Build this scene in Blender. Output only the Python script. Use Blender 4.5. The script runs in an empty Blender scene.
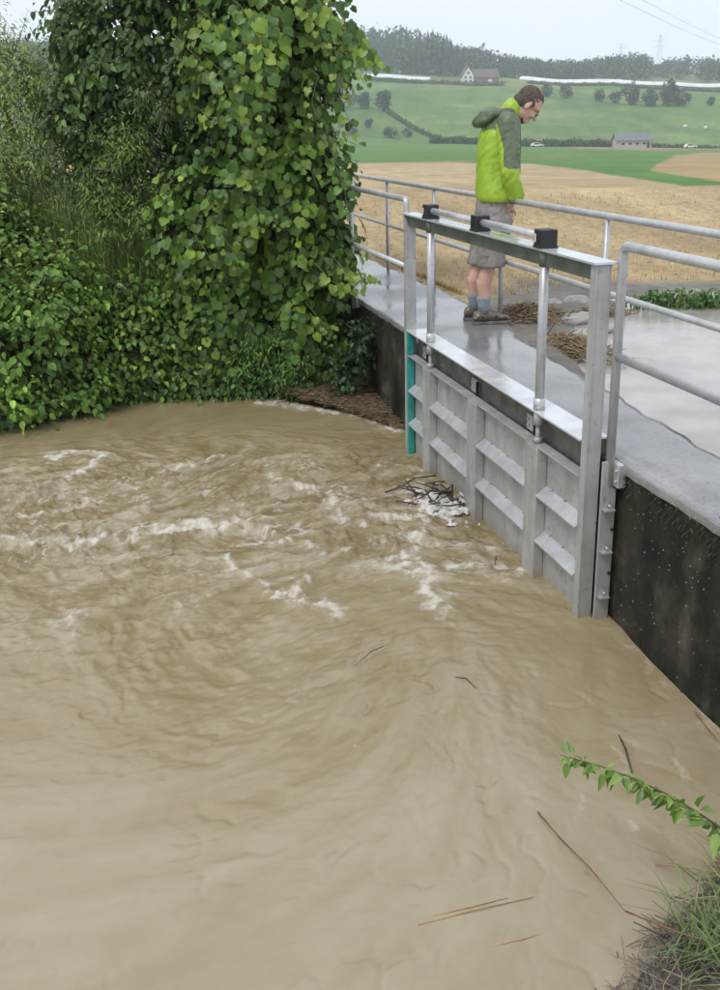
import bpy, bmesh, math, random
import numpy as np
from mathutils import Vector, Matrix, Quaternion
R = math.radians
scene = bpy.context.scene
COL = scene.collection
random.seed(7)
rng = np.random.default_rng(11)

# ---------------------------------------------------------------- camera
CAMH = 1.45
FPX, CXP, CYP = 1010.0, 360.0, 495.0           # focal length and centre in photograph pixels
RM = np.array([[0.97012673, -0.10393107, 0.2192087],
               [-0.24149697, -0.32770559, 0.91339381],
               [-0.02309408, -0.93904599, -0.34301499]])
cam_d = bpy.data.cameras.new('camera')
cam = bpy.data.objects.new('camera', cam_d); COL.objects.link(cam)
cam_d.sensor_fit = 'VERTICAL'; cam_d.sensor_height = 24.0; cam_d.lens = 24.0 * FPX / 990.0
cam_d.clip_start = 0.05; cam_d.clip_end = 6000
mw = Matrix.Identity(4)
for i in range(3):
    mw[i][0] = RM[i][0]; mw[i][1] = -RM[i][1]; mw[i][2] = -RM[i][2]
mw[2][3] = CAMH
cam.matrix_world = mw
scene.camera = cam

# ---------------------------------------------------------------- sky, sun, exposure
SUN_EL, SUN_AZ = R(58), R(-125)
world = bpy.data.worlds.new('World'); scene.world = world; world.use_nodes = True
wn = world.node_tree; wn.nodes.clear()
w_out = wn.nodes.new('ShaderNodeOutputWorld'); w_bg = wn.nodes.new('ShaderNodeBackground')
w_sky = wn.nodes.new('ShaderNodeTexSky'); w_sky.sky_type = 'NISHITA'; w_sky.sun_disc = False
w_sky.sun_elevation = SUN_EL; w_sky.sun_rotation = SUN_AZ; w_sky.dust_density = 4.0; w_sky.air_density = 1.5
w_noise = wn.nodes.new('ShaderNodeTexNoise'); w_noise.inputs['Scale'].default_value = 1.6; w_noise.inputs['Detail'].default_value = 5
w_tc = wn.nodes.new('ShaderNodeTexCoord')
w_ramp = wn.nodes.new('ShaderNodeValToRGB')
w_ramp.color_ramp.elements[0].position = 0.3; w_ramp.color_ramp.elements[0].color = (7.5, 8.0, 9.0, 1)
w_ramp.color_ramp.elements[1].position = 0.72; w_ramp.color_ramp.elements[1].color = (9.0, 9.4, 10.2, 1)
w_mix = wn.nodes.new('ShaderNodeMixRGB'); w_mix.inputs['Fac'].default_value = 0.88
wn.links.new(w_tc.outputs['Generated'], w_noise.inputs['Vector'])
wn.links.new(w_noise.outputs['Fac'], w_ramp.inputs['Fac'])
wn.links.new(w_sky.outputs['Color'], w_mix.inputs['Color1'])
wn.links.new(w_ramp.outputs['Color'], w_mix.inputs['Color2'])
wn.links.new(w_mix.outputs['Color'], w_bg.inputs['Color'])
w_bg.inputs['Strength'].default_value = 0.115
wn.links.new(w_bg.outputs['Background'], w_out.inputs['Surface'])
sun_d = bpy.data.lights.new('sun', 'SUN'); sun_d.energy = 1.3; sun_d.angle = R(20); sun_d.color = (1.0, 0.97, 0.92)
sun = bpy.data.objects.new('sun', sun_d); COL.objects.link(sun)
sdir = Vector((math.sin(SUN_AZ) * math.cos(SUN_EL), math.cos(SUN_AZ) * math.cos(SUN_EL), math.sin(SUN_EL)))
sun.rotation_euler = sdir.to_track_quat('Z', 'Y').to_euler()
sun.location = (0, 0, 30)
scene.view_settings.view_transform = 'Standard'; scene.view_settings.look = 'None'
scene.view_settings.gamma = 1.0; scene.view_settings.use_curve_mapping = False
scene.view_settings.exposure = 0.25
scene.render.engine = 'CYCLES'
scene.cycles.use_denoising = True
scene.cycles.max_bounces = 8; scene.cycles.volume_bounces = 3; scene.cycles.transparent_max_bounces = 8

# ---------------------------------------------------------------- helpers
HEAD = np.array([RM[0][2], RM[1][2]]); HEAD = HEAD / np.linalg.norm(HEAD)      # heading on the ground
def ray(px, py):
    return RM @ np.array([px - CXP, py - CYP, FPX])
def at(px, py, D):
    """point seen in direction (px,py) at depth D metres along the heading"""
    d = ray(px, py); t = D / (d[0] * HEAD[0] + d[1] * HEAD[1])
    return np.array([d[0] * t, d[1] * t, CAMH + d[2] * t])
def onz(px, py, z):
    d = ray(px, py); t = (z - CAMH) / d[2]
    return np.array([d[0] * t, d[1] * t, z])

ROOT = {}
def props(o, label=None, cat=None, group=None, kind=None):
    if label: o['label'] = label
    if cat: o['category'] = cat
    if group: o['group'] = group
    if kind: o['kind'] = kind
    return o
def thing(name, loc, label, cat, group=None):
    o = bpy.data.objects.new(name, None); COL.objects.link(o)
    o.location = loc; o.empty_display_size = 0.1
    ROOT[o.name] = Vector(loc)
    return props(o, label, cat, group)
def base_of(parent):
    while parent is not None and parent.name not in ROOT: parent = parent.parent
    return ROOT[parent.name] if parent is not None else Vector((0, 0, 0))
def link_mesh(name, me, mat, parent=None):
    o = bpy.data.objects.new(name, me); COL.objects.link(o)
    if mat is not None:
        for m in (mat if isinstance(mat, (list, tuple)) else [mat]): me.materials.append(m)
    if parent is not None: o.parent = parent
    return o
def np_mesh(name, V, F, mat, parent=None, smooth=False, color=None, cname='tone', local=False, midx=None):
    """V (n,3), F (m,k) arrays; one mesh object"""
    V = np.asarray(V, dtype=np.float32); F = np.asarray(F, dtype=np.int32)
    if parent is not None and not local:
        V = V - np.array(base_of(parent), dtype=np.float32)
    me = bpy.data.meshes.new(name); k = F.shape[1]
    me.vertices.add(len(V)); me.vertices.foreach_set('co', V.ravel())
    me.loops.add(F.size); me.loops.foreach_set('vertex_index', F.ravel())
    me.polygons.add(len(F)); me.polygons.foreach_set('loop_start', np.arange(0, F.size, k, dtype=np.int32))
    me.polygons.foreach_set('loop_total', np.full(len(F), k, dtype=np.int32))
    if smooth: me.polygons.foreach_set('use_smooth', np.ones(len(F), dtype=bool))
    if midx is not None: me.polygons.foreach_set('material_index', np.asarray(midx, dtype=np.int32))
    if color is not None:
        c = np.asarray(color, dtype=np.float32)
        if c.ndim == 1:
            a = me.attributes.new(cname, 'FLOAT', 'POINT'); a.data.foreach_set('value', c)
        else:
            if c.shape[1] == 3: c = np.hstack([c, np.ones((len(c), 1), np.float32)])
            a = me.attributes.new(cname, 'FLOAT_COLOR', 'POINT'); a.data.foreach_set('color', c.ravel())
    me.update(calc_edges=True); me.validate()
    return link_mesh(name, me, mat, parent)

class MB:
    """collects boxes, tubes and prisms into ONE mesh"""
    def __init__(s): s.v = []; s.f = []; s.sm = []
    def add(s, vs, fs, smooth=False):
        n = len(s.v); s.v += [tuple(map(float, p)) for p in vs]
        s.f += [tuple(i + n for i in f) for f in fs]; s.sm += [smooth] * len(fs); return s
    def box(s, x0, x1, y0, y1, z0, z1):
        return s.add([(x0,y0,z0),(x1,y0,z0),(x1,y1,z0),(x0,y1,z0),(x0,y0,z1),(x1,y0,z1),(x1,y1,z1),(x0,y1,z1)],
                     [(3,2,1,0),(4,5,6,7),(0,1,5,4),(1,2,6,5),(2,3,7,6),(3,0,4,7)])
    def prism(s, poly, axis, a0, a1):
        """poly: 2D points; extruded along axis (0,1,2) from a0 to a1"""
        n = len(poly)
        def P(p, a):
            q = [p[0], p[1]]; q.insert(axis, a); return q
        vs = [P(p, a0) for p in poly] + [P(p, a1) for p in poly]
        fs = [tuple(range(n))[::-1], tuple(range(n, 2 * n))]
        fs += [(i, (i + 1) % n, n + (i + 1) % n, n + i) for i in range(n)]
        return s.add(vs, fs)
    def tube(s, pts, r, n=12, caps=True):
        pts = [Vector(p) for p in pts]; m = len(pts)
        rs = r if isinstance(r, (list, tuple)) else [r] * m
        t0 = (pts[1] - pts[0]).normalized()
        ref = Vector((0, 0, 1)) if abs(t0.z) < .9 else Vector((1, 0, 0))
        u = t0.cross(ref).normalized(); vs = []; fs = []
        for i, p in enumerate(pts):
            t = (pts[min(i + 1, m - 1)] - pts[max(i - 1, 0)]).normalized()
            u = (u - t * u.dot(t)).normalized(); w = t.cross(u)
            for k in range(n):
                a = 2 * math.pi * k / n
                vs.append(p + (u * math.cos(a) + w * math.sin(a)) * rs[i])
        for i in range(m - 1):
            for k in range(n):
                fs.append((i*n+k, i*n+(k+1)%n, (i+1)*n+(k+1)%n, (i+1)*n+k))
        s.add(vs, fs, True)
        if caps:
            b = len(s.v) - len(vs)
            s.f += [tuple(b + k for k in range(n))[::-1], tuple(b + (m-1)*n + k for k in range(n))]; s.sm += [False, False]
        return s
    def cap(s, p0, p1, r0, r1, n=14, m=5):
        """tapered capsule"""
        p0 = Vector(p0); p1 = Vector(p1); d = p1 - p0; L = d.length; t = d / L
        pts = []; rs = []
        for i in range(m + 1):
            a = math.pi / 2 * (1 - i / m); pts.append(p0 - t * r0 * math.sin(a)); rs.append(max(r0 * math.cos(a), .001))
        for i in range(m + 1):
            a = math.pi / 2 * i / m; pts.append(p1 + t * r1 * math.sin(a)); rs.append(max(r1 * math.cos(a), .001))
        return s.tube(pts, rs, n)
    def ell(s, c, rad, rot=None, n=20, m=12):
        M = rot.to_matrix() if rot is not None else Matrix.Identity(3); c = Vector(c); vs = []; fs = []
        for i in range(m + 1):
            th = math.pi * i / m
            rr = max(math.sin(th), .01)
            for k in range(n):
                a = 2 * math.pi * k / n
                vs.append(c + M @ Vector((rad[0]*rr*math.cos(a), rad[1]*rr*math.sin(a), rad[2]*math.cos(th))))
        for i in range(m):
            for k in range(n):
                fs.append((i*n+k, (i+1)*n+k, (i+1)*n+(k+1)%n, i*n+(k+1)%n))
        fs += [tuple(range(n)), tuple(m*n + k for k in range(n))[::-1]]
        return s.add(vs, fs, True)
    def loft(s, rings, n=24):
        """rings: (cx, cy, cz, rx, ry[, tilt]) elliptical rings, closed ends"""
        vs = []; fs = []
        for q in rings:
            cx, cy, cz, rx, ry = q[:5]; tl = q[5] if len(q) > 5 else 0; e = q[6] if len(q) > 6 else 1.0
            for k in range(n):
                a = 2 * math.pi * k / n; ca, sa = math.cos(a), math.sin(a)
                ca = math.copysign(abs(ca) ** e, ca); sa = math.copysign(abs(sa) ** e, sa)
                vs.append((cx + rx * ca, cy + ry * sa, cz + tl * ca * rx))
        m = len(rings)
        for i in range(m - 1):
            for k in range(n): fs.append((i*n+k, i*n+(k+1)%n, (i+1)*n+(k+1)%n, (i+1)*n+k))
        fs += [tuple(range(n))[::-1], tuple((m-1)*n + k for k in range(n))]
        return s.add(vs, fs, True)
    def build(s, name, mat, parent=None, bevel=0.0, local=False):
        b = Vector((0, 0, 0)) if (parent is None or local) else base_of(parent)
        me = bpy.data.meshes.new(name)
        me.from_pydata([(p[0]-b.x, p[1]-b.y, p[2]-b.z) for p in s.v], [], s.f)
        me.polygons.foreach_set('use_smooth', np.array(s.sm, dtype=bool)); me.update()
        if bevel > 0:
            bm = bmesh.new(); bm.from_mesh(me)
            es = [e for e in bm.edges if len(e.link_faces) == 2 and e.calc_face_angle(0) > .6]
            bmesh.ops.bevel(bm, geom=es, offset=bevel, segments=2, affect='EDGES', profile=.5, clamp_overlap=True)
            bm.to_mesh(me); bm.free()
        return link_mesh(name, me, mat, parent)
    def remesh(s, name, mat, parent, voxel, smooth=4, local=True, noise=None):
        me = bpy.data.meshes.new(name + '_src'); me.from_pydata(s.v, [], s.f); me.update()
        tmp = bpy.data.objects.new('tmp', me); COL.objects.link(tmp)
        md = tmp.modifiers.new('r', 'REMESH'); md.mode = 'VOXEL'; md.voxel_size = voxel; md.use_smooth_shade = True
        if smooth:
            sm = tmp.modifiers.new('s', 'SMOOTH'); sm.factor = .5; sm.iterations = smooth
        dg = bpy.context.evaluated_depsgraph_get(); dg.update()
        out = bpy.data.meshes.new_from_object(tmp.evaluated_get(dg)); out.name = name
        bpy.data.objects.remove(tmp); bpy.data.meshes.remove(me)
        n = len(out.vertices); co = np.empty(n * 3, np.float32); out.vertices.foreach_get('co', co); co = co.reshape(-1, 3)
        if noise is not None:
            nm = np.empty(n * 3, np.float32); out.vertices.foreach_get('normal', nm); nm = nm.reshape(-1, 3)
            co = co + nm * noise(co)[:, None]; out.vertices.foreach_set('co', co.astype(np.float32).ravel()); out.update()
        out.materials.clear()
        return link_mesh(name, out, mat, parent)

# ---- numpy gradient noise
_perm = np.random.default_rng(3).permutation(512)
def perlin(x, y, seed=0):
    xi = np.floor(x).astype(np.int64); yi = np.floor(y).astype(np.int64); xf = x - xi; yf = y - yi
    u = xf * xf * xf * (xf * (xf * 6 - 15) + 10); v = yf * yf * yf * (yf * (yf * 6 - 15) + 10)
    def g(ix, iy, dx, dy):
        h = _perm[(_perm[(ix + seed * 37) & 511] + iy) & 511] * (2 * math.pi / 512.0)
        return np.cos(h) * dx + np.sin(h) * dy
    a = g(xi, yi, xf, yf); b = g(xi + 1, yi, xf - 1, yf); c = g(xi, yi + 1, xf, yf - 1); d = g(xi + 1, yi + 1, xf - 1, yf - 1)
    return (a + u * (b - a) + v * ((c + u * (d - c)) - (a + u * (b - a)))) * 1.5
def fbm(x, y, o=4, seed=0, gain=.5):
    s = 0; a = 1.0
    for i in range(o):
        s = s + a * perlin(x * 2 ** i, y * 2 ** i, seed + i * 5); a *= gain
    return s
def sstep(a, b, x):
    t = np.clip((x - a) / (b - a), 0, 1); return t * t * (3 - 2 * t)

# ---------------------------------------------------------------- materials
def mat_new(name):
    m = bpy.data.materials.new(name); m.use_nodes = True; nt = m.node_tree
    return m, nt, nt.nodes['Principled BSDF']
def nd(nt, t, **kw):
    n = nt.nodes.new(t)
    for k, v in kw.items():
        if k in n.inputs: n.inputs[k].default_value = v
        else: setattr(n, k, v)
    return n
def ramp(nt, fac, stops):
    r = nt.nodes.new('ShaderNodeValToRGB'); e = r.color_ramp.elements
    while len(e) < len(stops): e.new(.5)
    for q, (p, c) in zip(e, stops):
        q.position = p; q.color = (c[0], c[1], c[2], 1) if isinstance(c, (tuple, list)) else (c, c, c, 1)
    nt.links.new(fac, r.inputs['Fac']); return r.outputs['Color']
def noise(nt, scale, detail=4, rough=.55, vec=None, sc=(1, 1, 1)):
    tc = nt.nodes.new('ShaderNodeTexCoord'); mp = nt.nodes.new('ShaderNodeMapping'); mp.inputs['Scale'].default_value = sc
    nt.links.new(vec if vec is not None else tc.outputs['Object'], mp.inputs['Vector'])
    n = nt.nodes.new('ShaderNodeTexNoise'); n.inputs['Scale'].default_value = scale
    n.inputs['Detail'].default_value = detail; n.inputs['Roughness'].default_value = rough
    nt.links.new(mp.outputs['Vector'], n.inputs['Vector']); return n.outputs['Fac']
def mixc(nt, fac, a, b, mode='MIX'):
    m = nt.nodes.new('ShaderNodeMixRGB'); m.blend_type = mode
    for s, v in (('Fac', fac), ('Color1', a), ('Color2', b)):
        if isinstance(v, (int, float)): m.inputs[s].default_value = v if s == 'Fac' else (v, v, v, 1)
        elif isinstance(v, (tuple, list)): m.inputs[s].default_value = (v[0], v[1], v[2], 1)
        else: nt.links.new(v, m.inputs[s])
    return m.outputs['Color']
def mathn(nt, op, a, b):
    m = nt.nodes.new('ShaderNodeMath'); m.operation = op
    for i, v in enumerate((a, b)):
        if isinstance(v, (int, float)): m.inputs[i].default_value = v
        else: nt.links.new(v, m.inputs[i])
    return m.outputs[0]
def bump(nt, p, h, strength=.3, dist=.01):
    b = nt.nodes.new('ShaderNodeBump'); b.inputs['Strength'].default_value = strength; b.inputs['Distance'].default_value = dist
    nt.links.new(h, b.inputs['Height']); nt.links.new(b.outputs['Normal'], p.inputs['Normal'])
def simple(name, c0, c1, scale=8, rough=.6, metal=0., bs=.15, bd=.005, detail=5, lo=.3, hi=.7, spec=.5, rough_var=0.):
    m, nt, p = mat_new(name); n = noise(nt, scale, detail)
    nt.links.new(ramp(nt, n, [(lo, c0), (hi, c1)]), p.inputs['Base Color'])
    p.inputs['Roughness'].default_value = rough; p.inputs['Metallic'].default_value = metal
    p.inputs['Specular IOR Level'].default_value = spec
    if rough_var: nt.links.new(ramp(nt, noise(nt, scale * 1.7, 4), [(.3, rough - rough_var), (.7, rough + rough_var)]), p.inputs['Roughness'])
    if bs: bump(nt, p, noise(nt, scale * 5, 4), bs, bd)
    return m
# ================================================================ THE SETTING
# ---- terrain profile: photograph row of the ground at each depth, for four columns
T_D = np.array([3., 12, 20, 40, 70, 110, 260, 400, 450, 560, 620, 700, 780, 880, 1000, 1200, 1400])
T_PX = np.array([360., 460, 560, 720])
T_R = np.array([
    [0, 0, 0, 0], [0, 0, 0, 0], [214, 212, 210, 206], [186, 186, 184, 182], [172, 172, 171, 170], [163, 163, 163, 163],
    [150, 150, 151, 153], [144, 145, 147, 149], [139, 140, 141, 142], [104, 106, 109, 112], [90, 92, 96, 99],
    [78, 81, 84, 87], [74, 77, 80, 83], [62, 71, 78, 81], [44, 60, 73, 77], [47, 62, 72, 75], [50, 64, 72, 75]], float)
def horizon_z(px, row, D):
    d0 = [RM[i, 0] * (px - CXP) + RM[i, 1] * (row - CYP) + RM[i, 2] * FPX for i in range(3)]
    t = D / (d0[0] * HEAD[0] + d0[1] * HEAD[1]); return CAMH + d0[2] * t
def terrain_row(px, D):
    D = np.clip(D, 3, 1400); lD = np.log(D); g = np.log(T_D)
    c = [np.interp(lD, g, T_R[:, k]) for k in range(4)]
    return np.where(px < T_PX[1], c[0] + (c[1] - c[0]) * np.clip((px - 360) / 100, 0, 1),
           np.where(px < T_PX[2], c[1] + (c[2] - c[1]) * (px - 460) / 100, c[2] + (c[3] - c[2]) * np.clip((px - 560) / 160, 0, 1)))
RIGHTV = np.array([HEAD[1], -HEAD[0]])
def bank_line(x):      # y of the far waterline for x (the left bank)
    return np.interp(x, [-9, -3, -1.0, 0.0, .95, 1.76, 2.12], [8.0, 8.0, 8.45, 9.15, 8.95, 8.55, 8.3])
def terrain_xy(x, y):
    D = x * HEAD[0] + y * HEAD[1]; s = x * RIGHTV[0] + y * RIGHTV[1]
    px = CXP + 1075 * s / np.maximum(D, .5)
    row = terrain_row(px, D); z = horizon_z(px, row, np.maximum(D, .5))
    yb = np.interp(x, [2.5, 2.7, 2.95, 3.25, 3.5, 3.95, 4.4, 5.2, 6.4, 9], [4.5, 5.0, 5.9, 6.6, 7.3, 7.7, 8.1, 8.35, 8.1, 7.0])
    zn = -.06 + np.clip((y - yb) * .09, -.07, .04) + .016 * fbm(x * 2.2, y * 2.2, 3, 2)
    w = sstep(12, 24, D); z = np.where(D < 24, zn * (1 - w) + np.where(D > 12.5, z, -0.15) * w, z)
    z = z + np.where(D > 60, 1.0, 0) * .012 * D * .15 * fbm(x / 60., y / 60., 2, 9) * sstep(60, 200, D)
    # river pool on the near left, cut into the sheet
    b = y - bank_line(x)
    inpool = (x < 2.45) & (y < 13)
    zb = np.interp(b, [-.5, -.12, .0, .6, 1.6, 3.0], [-1.7, -1.05, -.82, -.62, -.15, .05])
    zp = np.where(b < 3, zb, .1)
    wl = sstep(2.7, 2.4, x)
    z = np.where(inpool & (D < 24), zp * wl + z * (1 - wl) if np.ndim(x) else zp, z)
    return z
# grid in (column, depth)
gp = np.concatenate([np.linspace(-1900, -260, 30), np.arange(-250, 960, 4.0), np.linspace(1000, 2600, 30)])
gd = np.concatenate([np.linspace(1.2, 14, 130), np.geomspace(14.2, 1400, 230)])
GP, GD = np.meshgrid(gp, gd)
S_ = (GP - CXP) / 1075 * GD
TX = GD * HEAD[0] + S_ * RIGHTV[0]; TY = GD * HEAD[1] + S_ * RIGHTV[1]
TZ = terrain_xy(TX, TY)
TROW = np.where(GD < 20.5, 240., terrain_row(GP, GD))
def lerp3(a, b, w): return a + (np.array(b) - a) * w[..., None]
nz = fbm(TX / 14., TY / 14., 3, 4); nz2 = fbm(TX / 3., TY / 3., 3, 14)
C = np.zeros(TX.shape + (3,)); C[:] = (.12, .205, .05)
stub = np.array((.44, .335, .19))
# meadow patches
C = lerp3(C, (.17, .235, .07), sstep(-.1, .35, fbm(TX / 90., TY / 30., 3, 21)) * (TROW < 141))
C = lerp3(C, (.08, .145, .04), ((TROW > 88) & (TROW < 141)) * sstep(.1, .5, fbm(TX / 50., TY / 120., 2, 31)) * .6)
C = lerp3(C, (.23, .23, .09), sstep(88, 86.5, TROW) * sstep(78, 79, TROW) * sstep(420, 470, GP) * .75)
C = lerp3(C, (.045, .08, .03), sstep(82, 80, TROW) * sstep(.05, .3, fbm(TX / 40, TY / 40, 2, 8)) * .6)
# bright grass strip and stubble, with the tan rise on the right
edge = np.interp(GP, [200, 360, 470, 540, 600, 660, 720, 900], [164, 163, 162, 163, 171, 180, 190, 214]) + nz * 1.2
C = lerp3(C, (.105, .215, .045), sstep(141, 142.5, TROW) * sstep(700, 300, GP + 0 * TROW) * 1.0)
C = lerp3(C, (.10, .21, .05), sstep(150.5, 152, TROW) * 1.0)
C = lerp3(C, (.30, .22, .12), sstep(146, 147, TROW) * sstep(150.5, 149.5, TROW) * sstep(575, 590, GP))
C = lerp3(C, (.20, .21, .07), sstep(.25, .05, np.abs((TROW - 157 + (GP - 560) * .06) / 14)) * sstep(520, 545, GP) * sstep(600, 570, GP) * .6)
C = lerp3(C, stub, sstep(-.8, .8, TROW - edge) * (GD > 3))
mound = sstep(0, 3, TROW - np.interp(GP, [650, 668, 690, 720, 760], [190, 163, 153, 150.5, 150])) * sstep(0, 2, np.interp(GP, [640, 720, 900], [168, 180, 205]) - TROW)
C = lerp3(C, (.37, .27, .13), mound * sstep(648, 660, GP))
stubm = (TROW > edge)
C *= (1 + (.16 * fbm(S_ / 9., GD / 55., 3, 44) * (TROW < 141))[..., None])
C *= (1 + .16 * nz[..., None]); C *= (1 + .10 * nz2[..., None])
# near ground: stubble, then gravel and mud where the track is flooded
gravel = sstep(.35, -.15, (TY - np.interp(TX, [2.6, 3.2, 3.9, 4.6, 5.6, 9], [7.6, 8.4, 9.3, 9.0, 8.7, 7.5])) + .35 * nz2) * (TX > 2.5)
near = sstep(13, 11, GD); C = lerp3(C, (.40, .30, .165), near * (TX > 2.4)); C = C * (1 + .12 * near * nz2)[..., None]
C = lerp3(C, (.20, .185, .16), gravel); C = lerp3(C, (.045, .035, .022), (TX < 2.45) * (TY < 13) * near)
C = np.clip(C, .01, .6)
nr, nc = TX.shape
idx = np.arange(nr * nc).reshape(nr, nc)
TF = np.stack([idx[:-1, :-1], idx[:-1, 1:], idx[1:, 1:], idx[1:, :-1]], -1).reshape(-1, 4)

m_ground, nt, p = mat_new('field_ground')
a = nd(nt, 'ShaderNodeAttribute', attribute_name='tone')
n1 = noise(nt, 1.1, 8, .65, sc=(1, .22, 1)); n2 = noise(nt, 9, 5, .6)
c = mixc(nt, .55, a.outputs['Color'], ramp(nt, n1, [(.32, .45), (.68, 1.25)]), 'MULTIPLY')
c = mixc(nt, .5, c, ramp(nt, n2, [(.3, .5), (.7, 1.3)]), 'MULTIPLY')
nt.links.new(c, p.inputs['Base Color']); p.inputs['Roughness'].default_value = .9; p.inputs['Specular IOR Level'].default_value = .2
bump(nt, p, n2, .5, .04)
ground = np_mesh('ground', np.stack([TX, TY, TZ], -1).reshape(-1, 3), TF, m_ground, smooth=True, color=C.reshape(-1, 3))
props(ground, 'rolling farmland ground of stubble and green meadows', None, None, 'structure')

# ---- bank under the camera and to its right (the corner of the photograph)
m_bank = simple('bank_soil', (.055, .045, .03), (.16, .13, .095), 9, .8, bs=.8, bd=.03)
bx = np.linspace(-6, 2.16, 150); by = np.linspace(-6, 2.9, 150); BX, BY = np.meshgrid(bx, by)
bl = np.interp(BX, [-6, -1, .5, 1.0, 1.35, 1.62, 1.9, 2.16], [.9, 1.05, 1.35, 1.80, 2.07, 2.22, 2.42, 2.6]) + .05 * fbm(BX * 3, BY * 3, 3, 5)
bb = bl - BY
BZ = np.interp(bb, [-.6, -.15, 0, .25, .6, 1.4, 3], [-1.8, -1.02, -.835, -.72, -.50, -.12, -.05]) + .03 * fbm(BX * 4, BY * 4, 4, 6)
ii = np.arange(BX.size).reshape(BX.shape)
BF = np.stack([ii[:-1, :-1], ii[:-1, 1:], ii[1:, 1:], ii[1:, :-1]], -1).reshape(-1, 4)
bank = np_mesh('river_bank', np.stack([BX, BY, BZ], -1).reshape(-1, 3), BF, m_bank, smooth=True)
props(bank, 'muddy near river bank in the lower right corner', None, None, 'structure')
def bank_z(x, y):
    l = np.interp(x, [-6, -1, .5, 1.0, 1.35, 1.62, 1.9, 2.16], [.9, 1.05, 1.35, 1.80, 2.07, 2.22, 2.42, 2.6])
    return float(np.interp(l - y, [-.6, -.15, 0, .25, .6, 1.4, 3], [-1.8, -1.02, -.835, -.72, -.50, -.12, -.05]))

# ---- river water
WZ = -0.83
def axis(lo, a, b, hi, fine, n0, n1):
    return np.concatenate([lo + (a - lo) * (np.linspace(0, 1, n0, endpoint=False)), np.arange(a, b, fine), b + (hi - b) * np.linspace(0, 1, n1)])
wx = axis(-9, -1.6, 2.1, 2.168, .0105, 30, 8); wy = axis(.2, 1.75, 9.3, 9.9, .0125, 40, 10)
WX, WY = np.meshgrid(wx, wy)
# flow: jet leaving the gate to the left, big slow eddy in front; patterns are carried by it
VORT = [(.55, 4.05, .95, 1.15), (-.25, 6.75, .55, -.55), (1.15, 5.45, .38, .9), (1.35, 6.7, .4, -.5), (.2, 5.5, .45, .5), (1.55, 3.4, .5, -.45), (-.5, 4.9, .5, .4), (.6, 7.6, .4, .5)]
def vel(x, y):
    jet = np.exp(-((y - 5.9 - .12 * (1.9 - x)) / .75) ** 2)
    u = -.42 * jet; v = -.05 * jet
    for cx, cy, r, g in VORT:
        dx = x - cx; dy = y - cy; r2 = (dx * dx + dy * dy) / (r * r); k = g * np.exp(-r2 * .7) / r
        u = u - dy * k; v = v + dx * k
    return u, v
def advect(x, y, T, n):
    dt = T / n
    for i in range(n):
        u, v = vel(x, y); u2, v2 = vel(x - u * dt * .5, y - v * dt * .5); x = x - u2 * dt; y = y - v2 * dt
    return x, y
A1 = advect(WX, WY, 1.5, 14); A2 = advect(WX, WY, .5, 6)
turb = np.exp(-((WY - 5.75 - .10 * (1.9 - WX)) / 1.15) ** 2)                    # rough water band from the gate
turb = np.clip(turb * (1 - .30 * sstep(.3, -1.5, WX)) + .55 * np.exp(-(((WX + .3) / 1.3) ** 2 + ((WY - 7.0) / .8) ** 2)), 0, 1)
eddy = np.exp(-(((WX - .55) / 1.1) ** 2 + ((WY - 4.0) / .95) ** 2))
wpx = .10 * fbm(WX * 3, WY * 3, 3, 40); wpy = .10 * fbm(WX * 3, WY * 3, 3, 50)
nA = fbm(A1[0] * 1.5 + wpx, A1[1] * 1.9 + wpy, 3, 1)
def crest(x, y, s): return 1 - 2 * np.abs(perlin(x, y, s))
# wavelets: sharp crests at four scales, slightly drawn out by the flow
mid = np.clip(turb + .12 * eddy, 0, 1)
h = .020 * nA * (.15 + .9 * turb)
for (wl, am, sd, base) in ((.42, .0200, 61, .05), (.21, .0190, 62, .06), (.105, .0140, 63, .08), (.055, .0078, 64, .10), (.030, .0032, 65, .09)):
    qx = (A2[0] + .5 * wpx) / wl; qy = (A2[1] + .5 * wpy) / (wl * .75)
    amp = am * (base + (1 - base) * mid) * (.6 + .8 * sstep(-.3, .5, fbm(WX * 1.7 + sd, WY * 1.7, 2, sd)))
    h += amp * (crest(qx, qy, sd) - .2)
ring = np.hypot((WX - .62) * .9, WY - 4.15) + .06 * nA
h += .0032 * crest(ring * 9, np.arctan2(WY - 4.15, WX - .62) * 1.6 + ring * 1.5, 71) * eddy * sstep(.12, .45, ring) - .030 * np.exp(-(ring / .5) ** 2)
far = sstep(7.3, 8.3, WY); h *= (1 - .70 * far)
# sparse wrinkles on the smooth water in front
wr = sstep(.80, .98, crest(A2[0] * 5.5 + wpx * 4, A2[1] * 7.5 + wpy * 4, 72)) * sstep(.05, .45, fbm(WX * 2.3, WY * 2.6, 2, 73)); h -= .0060 * wr * (.25 + .75 * sstep(4.6, 3.8, WY)) * (1 - .4 * turb)
# oblique streaks beside the wall in front
h += .004 * perlin((WX - WY * .38) * 7, WY * .9, 77) * sstep(3.9, 3.0, WY) * sstep(.9, 1.6, WX)
h += .040 * np.exp(-((WX - 2.1) / .30) ** 2 - ((WY - 4.05) / .45) ** 2)
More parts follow.
